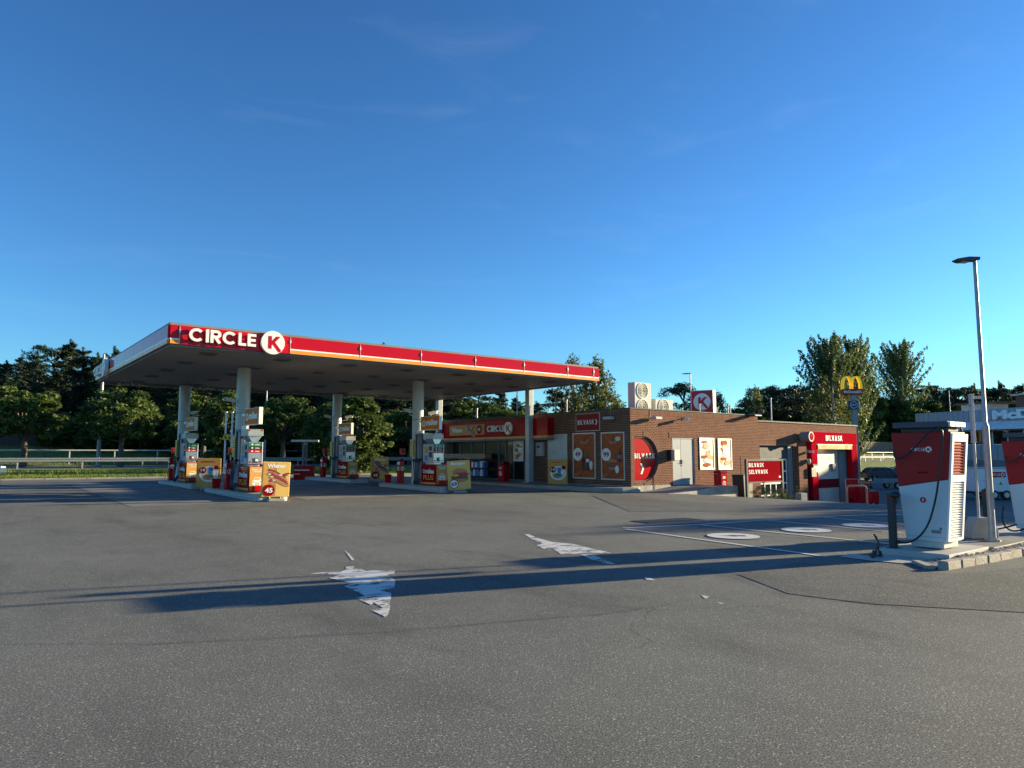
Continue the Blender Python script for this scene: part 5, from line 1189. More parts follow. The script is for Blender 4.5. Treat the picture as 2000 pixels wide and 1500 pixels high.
# traffic sign seen from behind in a concrete foot
SPp = PG(1914, 1052, .08)
t = thing('road_sign', 'back of a pale road sign on a steel pole in a concrete foot', 'road sign', (SPp.x, SPp.y, .085), R(-38))
one('pole', [M['galv']], lambda m: m.tube([(0, 0, .3), (-.0, 0, 2.6)], .024, 12), t)
one('foot_block', [M['concrete']], lambda m: m.prism([(-.23, 0), (.25, 0), (.25, .16), (.12, .38), (-.10, .38), (-.22, .18)], -.16, .16, 0), t, .03)
one('sign_plate', [M['offwhite'], M['alu']], lambda m: (m.box(-.12, .14, -.02, .02, 1.74, 2.60, 0), m.box(-.125, .145, -.03, .03, 1.725, 1.739, 1), m.box(-.125, .145, -.03, .03, 2.601, 2.615, 1)), t, .004, rot=(0, 0, R(66)))
one('sign_plate', [M['offwhite']], lambda m: m.box(.0, .26, -.012, .012, 2.53, 2.58), t, .004)
one('clamp', [M['galv']], lambda m: (m.box(-.05, .04, -.04, .04, 1.95, 1.99), m.box(-.05, .04, -.04, .04, 2.4, 2.44)), t)
# ================================================================== RIGHT BACKGROUND
GZR = -1.37
# box trailers
def box_trailer(label):
    t = thing('box_trailer', label, 'trailer', (0, 0, 0), 0, 'white rental box trailers')
    one('body', [M['white']], lambda m: m.box(-1.6, 1.6, -.8, .8, .5, 2.05), t, .05)
    one('roof_edge', [M['offwhite']], lambda m: (m.box(-1.62, 1.62, -.82, .82, 2.0, 2.10)), t, .03)
    one('chassis', [M['dark']], lambda m: m.box(-1.6, 1.6, -.7, .7, .36, .5), t)
    one('drawbar', [M['galv']], lambda m: (m.tube([(1.6, .5, .45), (2.7, 0, .45)], .04, 6), m.tube([(1.6, -.5, .45), (2.7, 0, .45)], .04, 6)), t)
    for sx, sy in ((-.45, -1), (.35, -1), (-.45, 1), (.35, 1)):
        w_ = one('wheel', [M['black'], M['alu']], lambda m: (m.disc(sx, .3, .3, .3, -.1, .1, 0, 24), m.disc(sx, .3, .17, .17, -.11, .11, 1, 16)), t, loc=(0, sy*.72, 0))
    l = one('logo_plate', [M['redflat']], lambda m: m.box(-.75, .35, -.815, -.801, 1.45, 1.80), t)
    one('lettering', [M['white']], lambda m: (stroke_text(m, 'CIRCLE', -.70, 1.54, .17, -.816, .004, .68, .2), m.ring(.15, 1.625, .07, .13, -.822, -.816, 0, 24)), l)
    one('warning_mark', [M['yellow'], M['dark']], lambda m: (m.prism([(-.15, .95), (.15, .95), (0, 1.2)], -.806, -.801, 0), m.prism([(-.05, .99), (.05, .99), (0, 1.12)], -.81, -.8065, 1)), t)
    one('latch', [M['dark']], lambda m: (m.box(.9, .95, -.83, -.801, 1.0, 1.25), m.box(-1.2, -.7, -.805, -.801, 1.2, 1.22)), t)
    return t
tr0 = box_trailer('white box trailer directly behind the nearest charger')
x, y = PD(1825, 50); tr0.location = (x, y, GZR); tr0.rotation_euler = (0, 0, R(-38))
x, y = PD(1935, 48); dup(tr0, (x, y, GZR), R(-38), 'white box trailer behind the lamp post, right of the other one')
x, y = PD(2060, 47); dup(tr0, (x, y, GZR), R(-38), 'white box trailer cut off behind the second charger')
# utility trailer
x, y = PD(1737, 62); t = thing('flat_trailer', 'low grey utility trailer parked behind the car wash', 'trailer', (x, y, GZR), R(-30))
one('bed', [M['galv']], lambda m: (m.box(-1.2, 1.2, -.65, .65, .5, .56), m.box(-1.2, 1.2, -.66, -.62, .56, .85), m.box(-1.2, 1.2, .62, .66, .56, .85), m.box(1.17, 1.2, -.62, .62, .56, .85)), t, .01); one('drawbar', [M['galv']], lambda m: (m.tube([(-1.2, .4, .5), (-2.3, 0, .48)], .035, 6), m.tube([(-1.2, -.4, .5), (-2.3, 0, .48)], .035, 6)), t)
for sy in (-.72, .72): one('wheel', [M['black'], M['alu']], lambda m: (m.disc(.1, .29, .29, .29, -.09, .09, 0, 22), m.disc(.1, .29, .16, .16, -.1, .1, 1, 14)), t, loc=(0, sy, 0))
one('jockey_wheel', [M['black']], lambda m: (m.disc(-1.9, .14, .14, .14, -.04, .04, 0, 16), m.tube([(-1.9, 0, .14), (-1.9, 0, .8)], .025, 6)), t)
# cars
def make_car(label, paintm, group=None):
    t = thing('parked_car', label, 'car', group=group)
    Lc, Wc = 4.4, .9
    side = [(-2.2, .35), (-2.2, .75), (-2.05, 1.0), (-1.75, 1.08), (-1.5, 1.1), (-1.15, 1.12), (1.15, .98), (1.9, .86), (2.15, .7), (2.2, .45), (2.15, .3), (1.78, .28), (1.72, .5), (1.55, .66), (1.35, .70), (1.15, .66), (.98, .5), (.92, .26), (-.92, .26), (-.98, .5), (-1.15, .66), (-1.35, .70), (-1.55, .66), (-1.72, .5), (-1.78, .30)]
    b = one('body', [paintm], lambda m: m.prism(side, -Wc, Wc, 0), t, .05)
    cab = [(-2.0, 1.06), (-1.55, 1.48), (-1.1, 1.57), (0.0, 1.58), (.45, 1.50), (1.2, .99)]
    def cabf(m):
        n = len(cab); v = [(x, -.84+.16*(z-1)/.58, z) for x, z in cab]+[(x, .84-.16*(z-1)/.58, z) for x, z in cab]
        m.add(v, [tuple(range(n)), tuple(range(2*n-1, n-1, -1))]+[((i+1) % n, i, i+n, (i+1) % n+n) for i in range(n)], 0)
    one('cabin', [paintm], cabf, t, .03)
    def gl(m):
        for s_ in (-1, 1):
            for q in ([(-1.72, 1.12), (-1.42, 1.42), (-1.0, 1.48), (-.72, 1.49), (-.72, 1.1)], [(-.64, 1.1), (-.64, 1.49), (-.1, 1.50), (-.02, 1.09)], [(.06, 1.09), (-.02, 1.50), (.38, 1.42), (.98, 1.05)]):
                v = [(x, s_*(.84-.16*(z-1)/.58+.006), z) for x, z in q]; m.add(v, [tuple(range(len(q)))] if s_ < 0 else [tuple(reversed(range(len(q))))])
        m.add([(.52, -.62, 1.47), (.52, .62, 1.47), (1.18, .74, 1.03), (1.18, -.74, 1.03)], [(0, 3, 2, 1)]); m.add([(-1.6, -.62, 1.455), (-1.6, .62, 1.455), (-1.99, .72, 1.10), (-1.99, -.72, 1.10)], [(0, 1, 2, 3)])
        for v in []: pass
    one('window', [M['glass']], gl, t)
    for sx in (-1.35, 1.35):
        for sy in (-1, 1):
            w_ = one('wheel', [M['black']], lambda m: m.disc(sx, .33, .33, .33, -.11, .11, 0, 28), t, loc=(0, sy*.80, 0)); one('rim', [M['alu'], M['dark']], lambda m: (m.disc(sx, .33, .21, .21, -.115, .115, 1, 20), [m.box(sx-.02, sx+.02, -.12, .12, .33-.2, .33+.2, 0)], m.box(sx-.2, sx+.2, -.121, .121, .31, .35, 0), m.ring(sx, .33, .19, .22, -.12, .12, 0, 24)), w_)
    for sy in (-1, 1):
        one('headlight', [M['steel']], lambda m: m.box(2.0, 2.17, sy*.62-.17, sy*.62+.17, .66, .78), t, .03); one('taillight', [M['redflat']], lambda m: m.box(-2.215, -2.1, sy*.66-.18, sy*.66+.18, .82, .95), t, .02); one('mirror', [paintm], lambda m: m.ell((.85, sy*.97, 1.08), (.08, .1, .07)), t)
    one('number_plate', [M['white']], lambda m: m.box(2.19, 2.21, -.26, .26, .42, .52), t)
    return t
x, y = PD(1722, 80); c1 = make_car('dark grey parked car with a light stripe behind the car wash', mat('car_dark', (.10, .11, .12), .25, coat=.6, metal=.3)); c1.location = (x, y, base_z(x, y)); c1.rotation_euler = (0, 0, R(-38))
x, y = PD(1770, 92); c3 = dup(c1, (x, y, base_z(x, y)), R(140), 'dark parked car hidden mostly by the nearest charger')
p = PG(-10, 941, .05); c2 = make_car('dark car nose cut by the left edge of the forecourt', mat('car_green', (.03, .05, .05), .2, coat=.8, metal=.3)); 
x, y = PD(-10, 38.0); c2.rotation_euler = (0, 0, R(-45)); c2.location = (x-1.55, y+1.38, base_z(x, y))
# burger restaurant
RBm = mat('standing_seam', (.34, .38, .42), .45, metal=.1, var=.08)
RBl = mat('standing_seam_light', (.70, .74, .78), .45, var=.06)
cx_, cy_ = PD(1806, 80); ang = math.atan2(-.945, .33)-YAW+0   # facade direction in camera frame rotated to world
dirc = Vector((.33, -.945)); c, s = math.cos(YAW), math.sin(YAW); dw_ = Vector((dirc.x*c+dirc.y*s, -dirc.x*s+dirc.y*c)); fa = math.atan2(dw_.y, dw_.x)
rest = thing('restaurant', 'grey metal-clad fast-food restaurant behind the trailers with large pale letters', 'building', (cx_, cy_, -1.4), fa)
def f(m): m.box(0, 40, 0, 24, 0, 2.4, 1); m.box(0, 40, .02, 24, 2.4, 3.9, 0); m.box(0, 40, .3, 24, 3.9, 6.0, 0)
one('wall', [RBm, M['grey']], f, rest)
def f(m):
    n = 68
    for i in range(n): x = i*.6; m.box(x, x+.04, -.05, .0, 2.45, 3.85, 0)
one('cladding', [RBm], f, rest)
one('parapet', [RBm], lambda m: (m.box(-.4, 40.4, -.6, .28, 6.3, 7.55, 0), [m.box(i*.6, i*.6+.05, -.66, -.6, 6.3, 7.55, 0) for i in range(67)]), rest)
one('awning', [RBl], lambda m: (m.add([(-.4, -.6, 6.28), (40.4, -.6, 6.28), (40.4, -1.6, 5.55), (-.4, -1.6, 5.55), (-.4, -1.6, 5.45), (40.4, -1.6, 5.45), (40.4, .3, 5.45), (-.4, .3, 5.45)], [(0, 3, 2, 1), (3, 4, 5, 2), (4, 7, 6, 5), (0, 7, 4, 3), (1, 2, 5, 6)]), [m.add([(i*.8, -.6, 6.33), (i*.8+.05, -.6, 6.33), (i*.8+.05, -1.62, 5.6), (i*.8, -1.62, 5.6)], [(0, 3, 2, 1)]) for i in range(50)]), rest)
for i in range(9):
    w_ = one('window', [M['white']], lambda m: m.box(.8+i*3.6, 4.0+i*3.6, -.03, .299, 3.92, 5.42), rest); one('pane', [M['glass']], lambda m: (m.box(.9+i*3.6, 2.35+i*3.6, -.04, -.031, 4.02, 5.36), m.box(2.45+i*3.6, 3.9+i*3.6, -.04, -.031, 4.02, 5.36)), w_)
lettering(rest, "McDonald's", 8.8, 6.45, .95, -.68, mat('letter_white', (.92, .92, .90), .5), width=9.5, bold=.05, th=.25)
one('roof_block', [M['fence'], RBm], lambda m: (m.box(8.5, 16, 3, 10, 7.4, 9.0, 0), m.box(8.2, 16.3, 2.7, 10.3, 9.0, 9.15, 1), m.box(2.4, 5.5, 3, 6, 7.4, 8.4, 1), m.box(1.8, 6.2, 2.7, 6.4, 8.42, 8.6, 0)), rest)
one('pitched_roof', [RBm], lambda m: (m.prism([(15, 7.5), (36, 7.5), (24, 11.5), (20, 11.5)], 5, 16, 0), [m.box(15, 36, 4.95, 4.99, 7.5+k*.35, 7.53+k*.35, 0) for k in range(1)]), rest)
# golden arches pylon
x, y = PD(1670, 75); t = thing('restaurant_pylon', 'tall pylon with yellow arches, red name box and round dark sign', 'sign', (x, y, GZR), R(-38-6))
HB = 1.6+(887-771)*75/1394-GZR
one('pole', [M['galv']], lambda m: m.box(-.14, .36, -.2, .2, 0, HB), t)
def arch(m):
    for cx in (-.50, .42):
        pts = []
        for k in range(25):
            a = R(180-180*k/24); pts.append((cx+.46*math.cos(a), HB+.62+1.35*math.sin(a)**.8 if math.sin(a) > 0 else HB+.62))
        for p0, p1 in zip(pts, pts[1:]):
            wdt = .125
            m.add([(p0[0]-wdt, -.22, p0[1]), (p0[0]+wdt, -.22, p0[1]), (p1[0]+wdt, -.22, p1[1]), (p1[0]-wdt, -.22, p1[1]), (p0[0]-wdt, .22, p0[1]), (p0[0]+wdt, .22, p0[1]), (p1[0]+wdt, .22, p1[1]), (p1[0]-wdt, .22, p1[1])], [(0, 1, 2, 3), (7, 6, 5, 4), (0, 3, 7, 4), (1, 5, 6, 2)])
one('arches', [M['archyellow']], arch, t)
nb = one('name_box', [M['redflat']], lambda m: m.box(-1.05, 1.0, -.3, .3, HB, HB+.62), t, .03); lettering(nb, "McDonald's", -.02, HB+.16, .32, -.302, M['white'], width=1.8, bold=.03, align='C', th=.01)
rs = one('round_sign', [M['navy'], M['alu']], lambda m: (m.box(-.48, .48, -.34, -.06, HB-1.55, HB-.62, 0), m.box(.481, .64, -.3, .0, HB-1.5, HB-.67, 1)), t, .02); one('ring', [M['white']], lambda m: m.ring(0, HB-1.08, .32, .37, -.35, -.341, 0, 28), rs); lettering(rs, '24/7', 0, HB-1.18, .2, -.342, M['white'], width=.46, bold=.02, align='C', th=.01)
# distant lamps
for px, depth, yt, lb, a_ in ((1352, 60, 729, 'slim street lamp on the skyline behind the K box sign', .7), (1603, 95, 735, 'slim street lamp rising behind the car wash wing', .9), (1861, 110, 762, 'thin distant lamp left of the restaurant roof', .7), (1010, 70, 764, 'slim street lamp seen under the canopy edge', .6)):
    x, y = PD(px, depth); z = base_z(x, y); lamp_post(x, y, z, EYE+(887-yt)*depth/1394-z, R(-38), lb, .09, a_)
# left tall pole beside the canopy and one seen below it
x, y = PD(192, 62); z = base_z(x, y); t = thing('mast', 'mottled grey mast standing behind the guard rail at the canopy corner', 'mast', (x, y, z), 0)
one('pole', [M['galv']], lambda m: m.tube([(0, 0, 0), (0, 0, EYE+(887-690)*62/1394-z)], [.17, .09], 12), t); one('foot', [M['concrete']], lambda m: m.cyl(0, 0, 0, .2, .3, 12), t)
x, y = PD(517, 70); z = base_z(x, y); t = thing('mast', 'thin pale mast seen under the canopy between two trees', 'mast', (x, y, z), 0)
one('pole', [M['galv']], lambda m: m.tube([(0, 0, 0), (0, 0, 8)], [.1, .06], 12), t); one('foot', [M['concrete']], lambda m: m.cyl(0, 0, 0, .2, .25, 12), t)

# ---------------------------------------------------------------- guard rails and fences
def guard_rail(v, h, label, beam, u0=-40, u1=150, sp=4.0, mt=M['galv'], tube=False):
    x0, y0 = hw(u0, v); t = thing('guard_rail', label, 'guard rail', (x0, y0, 0))
    us = np.arange(u0, u1+.1, sp)
    m = MB(); L_ = []
    for u in us: x, y = hw(u, v); L_.append(Vector((x-x0, y-y0, base_z(x, y)+.05)))
    if tube: m.tube([p+Vector((0, 0, h)) for p in L_], .075, 8)
    else:
        prof_ = [(-.0, -.16), (-.05, -.12), (-.05, -.06), (0, -.02), (0, .02), (-.05, .06), (-.05, .12), (0, .16)]
        n = len(prof_); vs = []
        for p in L_:
            for a, b in prof_: vs.append(p+Vector((HV.x*a, HV.y*a, h-.16+b)))
        m.add(vs, [(i*n+j, i*n+j+1, (i+1)*n+j+1, (i+1)*n+j) for i in range(len(L_)-1) for j in range(n-1)], 0)
    m.build('beam', [mt], t)
    pm = None
    for p in L_:
        if pm is None:
            q = MB(); q.box(-.05, .05, .0, .08, -.3, h-.02); o = q.build('post', [mt], t, p); pm = o
        else:
            o = pm.copy(); C.objects.link(o); o.parent = t; o.location = p
guard_rail(15.3, .78, 'near steel guard rail between verge and road', True)
guard_rail(29.5, 1.3, 'far tubular rail on the other side of the road', False, tube=True, sp=3.6, mt=M['alu'])
def plank_fence(v, h, u0, u1, mt, label, step=.16):
    x0, y0 = hw(u0, v); t = thing('plank_fence', label, 'fence', (x0, y0, 0)); m = MB(); r_ = random.Random(9); rail = []
    u = u0
    while u < u1:
        x, y = hw(u, v); z = base_z(x, y); hh = h+r_.uniform(-.03, .03); dx, dy = HU.x*(step*.44), HU.y*(step*.44); nx, ny = HV.x*.02, HV.y*.02
        vs = [(x-x0-dx-nx, y-y0-dy-ny), (x-x0+dx-nx, y-y0+dy-ny), (x-x0+dx+nx, y-y0+dy+ny), (x-x0-dx+nx, y-y0-dy+ny)]
        m.add([(a, b, z-.3) for a, b in vs]+[(a, b, z+hh) for a, b in vs], [(0, 1, 5, 4), (1, 2, 6, 5), (2, 3, 7, 6), (3, 0, 4, 7), (4, 5, 6, 7)]); u += step
    m.build('planks', [mt], t)
    k = None
    for u in np.arange(u0, u1, 3.2):
        x, y = hw(u, v+.1); z = base_z(x, y)
        if k is None: q = MB(); q.box(-.07, .07, 0, .14, -.3, h+.1); k = q.build('post', [mt], t, (x-x0, y-y0, z))
        else: o = k.copy(); C.objects.link(o); o.parent = t; o.location = (x-x0, y-y0, z)
    m = MB()
    for hh in (.4, h-.35):
        P_ = [hw(u, v+.05) for u in np.arange(u0, u1, 6)]; m.tube([(a-x0, b-y0, base_z(a, b)+hh) for a, b in P_], .05, 4, smooth=False)
    m.build('rail', [mt], t)
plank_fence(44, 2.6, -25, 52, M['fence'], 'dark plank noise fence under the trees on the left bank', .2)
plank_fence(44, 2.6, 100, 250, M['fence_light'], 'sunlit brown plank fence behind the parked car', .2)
# ================================================================== TREES
rng = np.random.default_rng(3)
def leaves(centers, n_per, spread, size, aspect=.55, droop=0, seed=0):
    """numpy leaf quads scattered round clump centres (k,3); spread (k,3) or scalar"""
    g_ = np.random.default_rng(seed); k = len(centers); tot = k*n_per
    d = g_.normal(size=(tot, 3)); d /= np.linalg.norm(d, axis=1)[:, None]; r_ = g_.random(tot)**.45
    sp = np.repeat(np.broadcast_to(np.asarray(spread, float).reshape(-1, 3) if np.ndim(spread) else np.full((k, 3), spread), (k, 3)), n_per, axis=0)
    pos = np.repeat(np.asarray(centers), n_per, axis=0)+d*r_[:, None]*sp
    nrm = d*.6+g_.normal(size=(tot, 3))*.7; nrm[:, 2] += .3; nrm /= np.linalg.norm(nrm, axis=1)[:, None]
    a = np.cross(nrm, g_.normal(size=(tot, 3))); 
    if droop: a = a*.4+np.array([0, 0, -1.0])*droop; a -= (a*nrm).sum(1)[:, None]*nrm
    a /= np.linalg.norm(a, axis=1)[:, None]+1e-9; b = np.cross(nrm, a)
    s_ = size*(.6+.8*g_.random(tot))[:, None]
    a = a*s_; b = b*s_*aspect
    V = np.stack([pos-a, pos+b*.9-a*.1, pos+a, pos-b*.9-a*.1], 1).reshape(-1, 3)
    return V
def leaf_mesh(name, V, mt, parent):
    n = len(V)//4; me = bpy.data.meshes.new(name); me.vertices.add(len(V)); me.vertices.foreach_set('co', V.astype(np.float32).ravel())
    me.loops.add(4*n); me.polygons.add(n); me.loops.foreach_set('vertex_index', np.arange(4*n, dtype=np.int32)); me.polygons.foreach_set('loop_start', np.arange(0, 4*n, 4, dtype=np.int32))
    try: me.polygons.foreach_set('loop_total', np.full(n, 4, dtype=np.int32))
    except Exception: pass
    me.update(calc_edges=True); me.materials.append(mt)
    o = bpy.data.objects.new(name, me); C.objects.link(o); o.parent = parent; return o
def make_tree(kind, seed, label='x', h=10.0):
    r_ = random.Random(seed); g_ = np.random.default_rng(seed)
    t = thing('tree', label, 'tree'); tm = MB(); cc = []; sp = []
    bark = M['bark']; lm = M['leaf']; npc = 60; size = .16; aspect = .55; droop = 0
    lean = (r_.uniform(-.15, .15), r_.uniform(-.15, .15))
    def trunk(hh, r0, n=8):
        P_ = [(lean[0]*math.sin(3*i/n)+.03*r_.uniform(-1, 1), lean[1]*math.sin(2.4*i/n), hh*i/n-.3) for i in range(n+1)]; tm.tube(P_, [r0*(1-.85*i/n)+.015 for i in range(n+1)], 8); return P_
    def limb(a, b, r0):
        a, b = Vector(a), Vector(b); mid = (a+b)/2+Vector((r_.uniform(-.2, .2), r_.uniform(-.2, .2), r_.uniform(.0, .3))); tm.tube([a, mid, b], [r0, r0*.6, r0*.25], 6)
    if kind == 'round':            # small park tree, wide crown
        trunk(.7*h, .035*h); lm = M['leaf']; npc = 95; size = .022*h; 
        for k in range(95):
            a = r_.uniform(0, 2*math.pi); ph = math.acos(r_.uniform(-.75, 1)); rr = r_.uniform(.55, 1.0); bx = .36*h*(1+.18*math.sin(3*a+seed))
            c_ = (bx*rr*math.sin(ph)*math.cos(a), bx*rr*math.sin(ph)*math.sin(a), .60*h+.36*h*rr*math.cos(ph)); cc.append(c_); s_ = r_.uniform(.055, .095)*h; sp.append((s_, s_, s_*.7))
            if k % 5 == 0: limb((0, 0, .25*h+.2*h*r_.random()), c_, .012*h)
    elif kind == 'oval':           # dense upright deciduous
        trunk(.8*h, .03*h); lm = M['leaf']; npc = 95; size = .020*h
        for k in range(120):
            z = r_.uniform(.08, .98); wv = .24*h*math.sin(math.pi*min(1, (z+.12)/1.15))**.75; a = r_.uniform(0, 2*math.pi); rr = math.sqrt(r_.uniform(.25, 1)); c_ = (wv*rr*math.cos(a), wv*rr*math.sin(a), z*h); cc.append(c_); s_ = r_.uniform(.045, .075)*h; sp.append((s_, s_, s_*.9))
            if k % 6 == 0: limb((0, 0, z*h*.7), c_, .01*h)
    elif kind == 'pine':           # conifer with bristly upturned shoots
        trunk(h, .022*h, 10); lm = M['needle']; npc = 16; size = .019*h; aspect = .17
        for b in range(130):
            z0 = r_.random()**.85*.93+.03; a = r_.uniform(0, 2*math.pi); env = (.235*(1-z0)**.7+.018)*h*r_.uniform(.75, 1.2); up = R(r_.uniform(5, 38))
            e = (env*math.cos(a), env*math.sin(a), z0*h+env*math.tan(up)*.8); limb((0, 0, z0*h), e, .005*h)
            for q in range(5):
                f_ = .3+.72*q/4; s_ = (.012+.016*(1-z0))*h*(1.3-.5*f_); cc.append((e[0]*f_, e[1]*f_, z0*h+(e[2]-z0*h)*f_)); sp.append((s_, s_, s_*1.1))
        for q in range(5): cc.append((0, 0, h*(.93+.02*q))); sp.append((.008*h, .008*h, .02*h))
    elif kind == 'scots':          # flat topped scots pine, cloudlike layers
        trunk(.93*h, .022*h, 8); lm = M['needle']; npc = 60; size = .020*h; aspect = .25
        for k in range(90):
            z = r_.uniform(.38, .98); wv = .24*h*(math.sin(math.pi*min(1, (z-.25)/.78))**.6+.15); a = r_.uniform(0, 2*math.pi); rr = r_.uniform(.3, 1); c_ = (wv*rr*math.cos(a), wv*rr*math.sin(a), z*h); cc.append(c_); s_ = r_.uniform(.045, .085)*h; sp.append((s_, s_, s_*.45))
            if k % 3 == 0: limb((0, 0, z*h*.88), c_, .008*h)
    elif kind == 'poplar':         # upswept branches
        trunk(.95*h, .022*h, 9); lm = M['leaf_pop']; npc = 15; size = .0105*h
        for b in range(120):
            z0 = r_.uniform(.10, .93); a = r_.uniform(0, 2*math.pi); env = .05+.21*math.sin(math.pi*min(1, .22+z0*.80))
            ln = env*h*r_.uniform(.7, 1.25)/math.cos(R(52)); ln = min(ln, (1.06-z0)*h*1.1); up = R(r_.uniform(44, 62))
            e = (ln*math.cos(up)*math.cos(a), ln*math.cos(up)*math.sin(a), z0*h+ln*math.sin(up)); limb((0, 0, z0*h), e, .005*h)
            for q in range(9):
                f_ = .25+.8*q/8; cc.append((e[0]*f_, e[1]*f_, z0*h+(e[2]-z0*h)*f_)); s_ = .020*h*(1.3-.6*f_); sp.append((s_, s_, s_*1.7))
    elif kind == 'birch':
        bark = M['birchbark']; trunk(.97*h, .016*h, 9); lm = M['leaf_birch']; npc = 40; size = .014*h; droop = .8
        for b in range(110):
            z0 = r_.uniform(.22, .98); a = r_.uniform(0, 2*math.pi); wv = .22*h*math.sin(math.pi*min(1, (z0+.05)/1.08))**.8+.01*h; rr = r_.uniform(.3, 1); x_, y_ = wv*rr*math.cos(a), wv*rr*math.sin(a); cc.append((x_, y_, z0*h)); s_ = r_.uniform(.022, .04)*h; sp.append((s_, s_, s_*2.6))
            if b % 5 == 0: limb((0, 0, z0*h*.85), (x_, y_, z0*h+.02*h), .005*h)
    elif kind == 'bush':
        lm = M['leaf_dark']; npc = 110; size = .045*h/2; trunk(.5*h, .02*h, 3)
        for k in range(46):
            a = r_.uniform(0, 2*math.pi); rr = math.sqrt(r_.random()); z = r_.uniform(.05, .9); c_ = (.75*h*rr*math.cos(a), .6*h*rr*math.sin(a), z*h*(1-.5*rr)); cc.append(c_); s_ = r_.uniform(.10, .18)*h; sp.append((s_, s_, s_*.8))
    tr_ = tm.build('trunk', [bark], t)
    V = leaves(np.array(cc), npc, np.array(sp), size, aspect, droop, seed); leaf_mesh('crown', V, lm, t)
    return t
PROTO = {}
USED = set()
NAMES = {'round': 'round_tree', 'oval': 'broadleaf_tree', 'pine': 'conifer_tree', 'scots': 'pine_tree', 'poplar': 'poplar_tree', 'birch': 'birch_tree', 'bush': 'bush'}
for kd, seeds in (('round', (1, 2)), ('oval', (3, 4)), ('pine', (5, 6, 7)), ('scots', (8, 9)), ('poplar', (10, 11)), ('birch', (12, 13)), ('bush', (14, 15))):
    PROTO[kd] = [make_tree(kd, s_, h=10 if kd != 'bush' else 2) for s_ in seeds]
def tree(kd, px, ytop, depth, label, k=None, wide=1.0, group=None, zoff=0, xy=None):
    k = (hash(label) if k is None else k) % len(PROTO[kd]); p = PROTO[kd][k]
    x, y = PD(px, depth) if xy is None else xy; z = base_z(x, y)+zoff; H_ = EYE+(887-ytop)*depth/1394-z; s_ = H_/(10.0 if kd != 'bush' else 2.0)
    rz = (px*1.7+depth) % 6.28
    if (kd, k) in USED: o = dup(p, (x, y, z), rz)
    else: USED.add((kd, k)); o = p; o.location = (x, y, z); o.rotation_euler = (0, 0, rz)
    o.name = NAMES[kd]; o.scale = (s_*wide, s_*wide, s_); o['label'] = label
    o['category'] = 'bush' if kd == 'bush' else 'tree'
    if group: o['group'] = group
    elif 'group' in o: del o['group']
    return o
# individually placed trees
tree('round', 45, 747, 58, 'round-crowned small tree on the bank at the far left', 0, 1.25)
tree('round', 236, 752, 58, 'round-crowned small tree on the bank right of the mottled mast', 1, 1.15)
tree('round', 395, 758, 66, 'broad leafy tree between the two left canopy columns', 0, 1.2)
tree('oval', 440, 766, 52, 'bright upright tree behind the vent pipes', 0, 1.15)
tree('round', 553, 768, 62, 'loose-crowned grey-green tree under the canopy, left of centre', 1, 1.2)
tree('oval', 700, 775, 50, 'dense bright round bush-like tree behind the air unit', 1, 1.6)
tree('oval', 640, 790, 55, 'darker bushy tree just left of the dense bright one', 0, 1.4)
tree('round', 800, 790, 70, 'dark leafy tree behind the front middle column', 0, 1.3)
tree('round', 925, 777, 80, 'sunlit leafy tree above the shop fascia', 1, 1.3)
tree('oval', 985, 795, 88, 'low bright tree above the shop sign', 0, 1.8)
tree('birch', 1165, 703, 62, 'tall birch behind the right end of the canopy', 0, 1.0)
tree('birch', 1122, 698, 70, 'birch top just above the canopy end', 1, .9)
tree('scots', 1098, 760, 66, 'dark pine left of the birch trunk', 0, 1.2)
tree('birch', 1185, 762, 60, 'lower bushy birch left of the air conditioner', 1, 1.3)
tree('scots', 1338, 745, 75, 'dark pine between air conditioner and K box sign', 1, 1.1)
tree('birch', 1405, 768, 80, 'small birch right of the K box sign', 0, 1.0)
tree('birch', 1475, 757, 95, 'pale birch top at the left end of the dark wood', 0, 1.0)
tree('poplar', 1630, 664, 84, 'tall poplar behind the lamp on the car wash roof', 0, .78)
tree('poplar', 1676, 668, 88, 'second tall poplar over the yellow arches', 1, .72)
tree('birch', 1632, 735, 78, 'weeping birch in front of the tall poplars', 1, 1.25)
tree('oval', 1700, 742, 172, 'bright bushy tree right of the yellow arches', 1, .95)
tree('poplar', 1768, 674, 176, 'tall single poplar above the nearest charger', 0, .85)
tree('oval', 1785, 790, 172, 'lower leafy tree under the single poplar', 0, 1.6)
ORD = ['first', 'second', 'third', 'fourth', 'fifth', 'sixth', 'seventh', 'eighth', 'ninth', 'tenth', 'eleventh', 'twelfth', 'thirteenth', 'fourteenth', 'fifteenth', 'sixteenth', 'seventeenth', 'eighteenth', 'nineteenth', 'twentieth']
# pine wood on the left bank and behind the canopy
r_ = random.Random(21); wood_labels = 'conifer in the dense wood on the bank behind the road'
tops = [(-120, 700), (-60, 690), (0, 705), (30, 695), (60, 690), (95, 672), (125, 664), (150, 680), (180, 690), (212, 678), (245, 684), (275, 705), (310, 700), (350, 700), (400, 705), (450, 700), (500, 700), (550, 705), (600, 700), (650, 700), (700, 690), (745, 672), (790, 690), (840, 700), (890, 720), (935, 745), (975, 760), (1010, 775)]
WG_ = 'conifers of the wood behind the road'
for i, (px, yt) in enumerate(tops):
    tree('pine' if i % 5 else 'scots', px, yt, 92+r_.uniform(-4, 10), (ORD[i-2]+' tall conifer from the left on the skyline of the left wood') if 2 <= i <= 12 else wood_labels, i, 1.25, WG_)
for i in range(34):
    px = -140+i*36; tree('pine', px, 735+r_.uniform(-12, 20) if px < 900 else 785+r_.uniform(-5, 10), 82+r_.uniform(-3, 5), wood_labels, i, 1.6, WG_)
for i in range(20):
    px = -130+i*60; tree('pine', px, 720 if px < 880 else 790, 112+r_.uniform(-3, 8), wood_labels, i+1, 1.9, WG_)
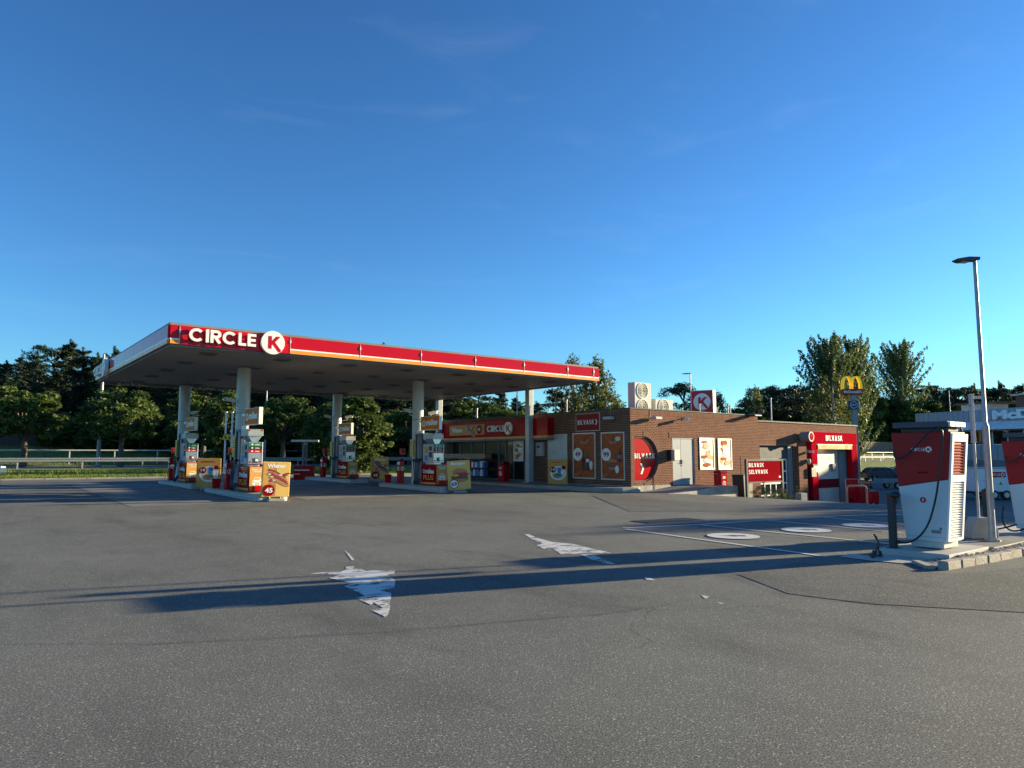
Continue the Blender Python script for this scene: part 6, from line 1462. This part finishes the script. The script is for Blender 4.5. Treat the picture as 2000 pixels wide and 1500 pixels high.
for i in range(30):
    px = -120+i*44; tree('oval', px, 818+r_.uniform(-14, 10), 76+r_.uniform(-2, 3), 'dark shrubby tree in front of the conifer wood', i, 2.2, 'shrubby trees below the conifer wood')
# right wood
RW_ = 'trees of the dark wood right of the K box sign'
for i, (px, yt) in enumerate([(1455, 790), (1490, 772), (1515, 752), (1530, 750), (1555, 752), (1575, 765), (1600, 760), (1480, 800), (1520, 785), (1560, 790), (1600, 790), (1640, 780), (1440, 800)]):
    tree('scots' if i < 7 else 'oval', px, yt, 100+r_.uniform(-6, 10), (ORD[i]+' pine from the left on the skyline right of the K box sign') if i < 7 else 'dark tree in the wood between the K box sign and the poplars', i, 1.5, RW_)
for i in range(26):
    px = 1720+i*16; tree('scots' if i % 3 else 'pine', px, 758+r_.uniform(-10, 14)-(8 if px > 1900 else 0)+(14 if px < 1790 else 0), 190+r_.uniform(-10, 15), (ORD[i]+' tree from the left on the wooded skyline above the restaurant') if i < 18 else 'tree on the wooded skyline above the restaurant', i, 1.2, 'trees on the wooded skyline at the right')
for i in range(18):
    px = 1720+i*25; tree('oval', px, 795+r_.uniform(-14, 8), 180+r_.uniform(-6, 6), 'leafy tree low in the wood behind the restaurant', i, 1.8, 'leafy trees behind the restaurant')
for i in range(16):
    px = 1020+i*30; tree('oval', px, 840+r_.uniform(-10, 8), 95+r_.uniform(-6, 6), 'low tree hidden behind the shop roof', i, 2.0, 'low trees behind the shop')
for i in range(7):
    px = 1690+i*22; tree('oval', px, 812+r_.uniform(-10, 10), 178, 'shaded tree behind the brown plank fence', i, 1.6, 'shaded trees behind the plank fence')
# trees and a lamp beyond the right edge of the photograph; their shadows reach the parking bays
for i, (x_, y_, h_) in enumerate(((70, -8.2, 12.8), (74, -6.0, 12.0))):
    o = tree('oval', 0, 0, 1, ('broad tree beyond the right edge of the forecourt', 'taller broad tree beyond the right edge of the forecourt')[i], i, 1.2, None, xy=(x_, y_)); s_ = h_/10; o.scale = (s_*1.2, s_*1.2, s_); o.rotation_euler = (0, 0, i)
# shrubs at the wash board
def bush(x, y, h, label, k, wide=1): 
    p = PROTO['bush'][k]; z = base_z(x, y)-.05; s_ = h/2.0
    if ('bush', k) in USED: o = dup(p, (x, y, z), x)
    else: USED.add(('bush', k)); o = p; o.location = (x, y, z); o.rotation_euler = (0, 0, x)
    o.name = 'shrub'; o.scale = (s_*wide, s_*wide, s_); o['label'] = label; o['category'] = 'shrub'
bush(27.6, 17.7, .85, 'low dark shrub under the left half of the wash board', 0, .8); bush(28.8, 17.6, .8, 'low dark shrub under the right half of the wash board', 1, .75); bush(30.6, 17.9, .85, 'small weedy shrub right of the concrete block', 0, .45)
t = thing('stone_block', 'small grey concrete block among the shrubs by the wash board', 'block', (29.9, 17.3, base_z(29.9, 17.3)), R(-10)); one('block', [M['concrete']], lambda m: m.box(-.2, .2, -.16, .16, -.1, .42), t, .02)
for kd in PROTO:
    for k, p in enumerate(PROTO[kd]):
        if (kd, k) not in USED:
            for ch in list(p.children): bpy.data.objects.remove(ch)
            bpy.data.objects.remove(p)
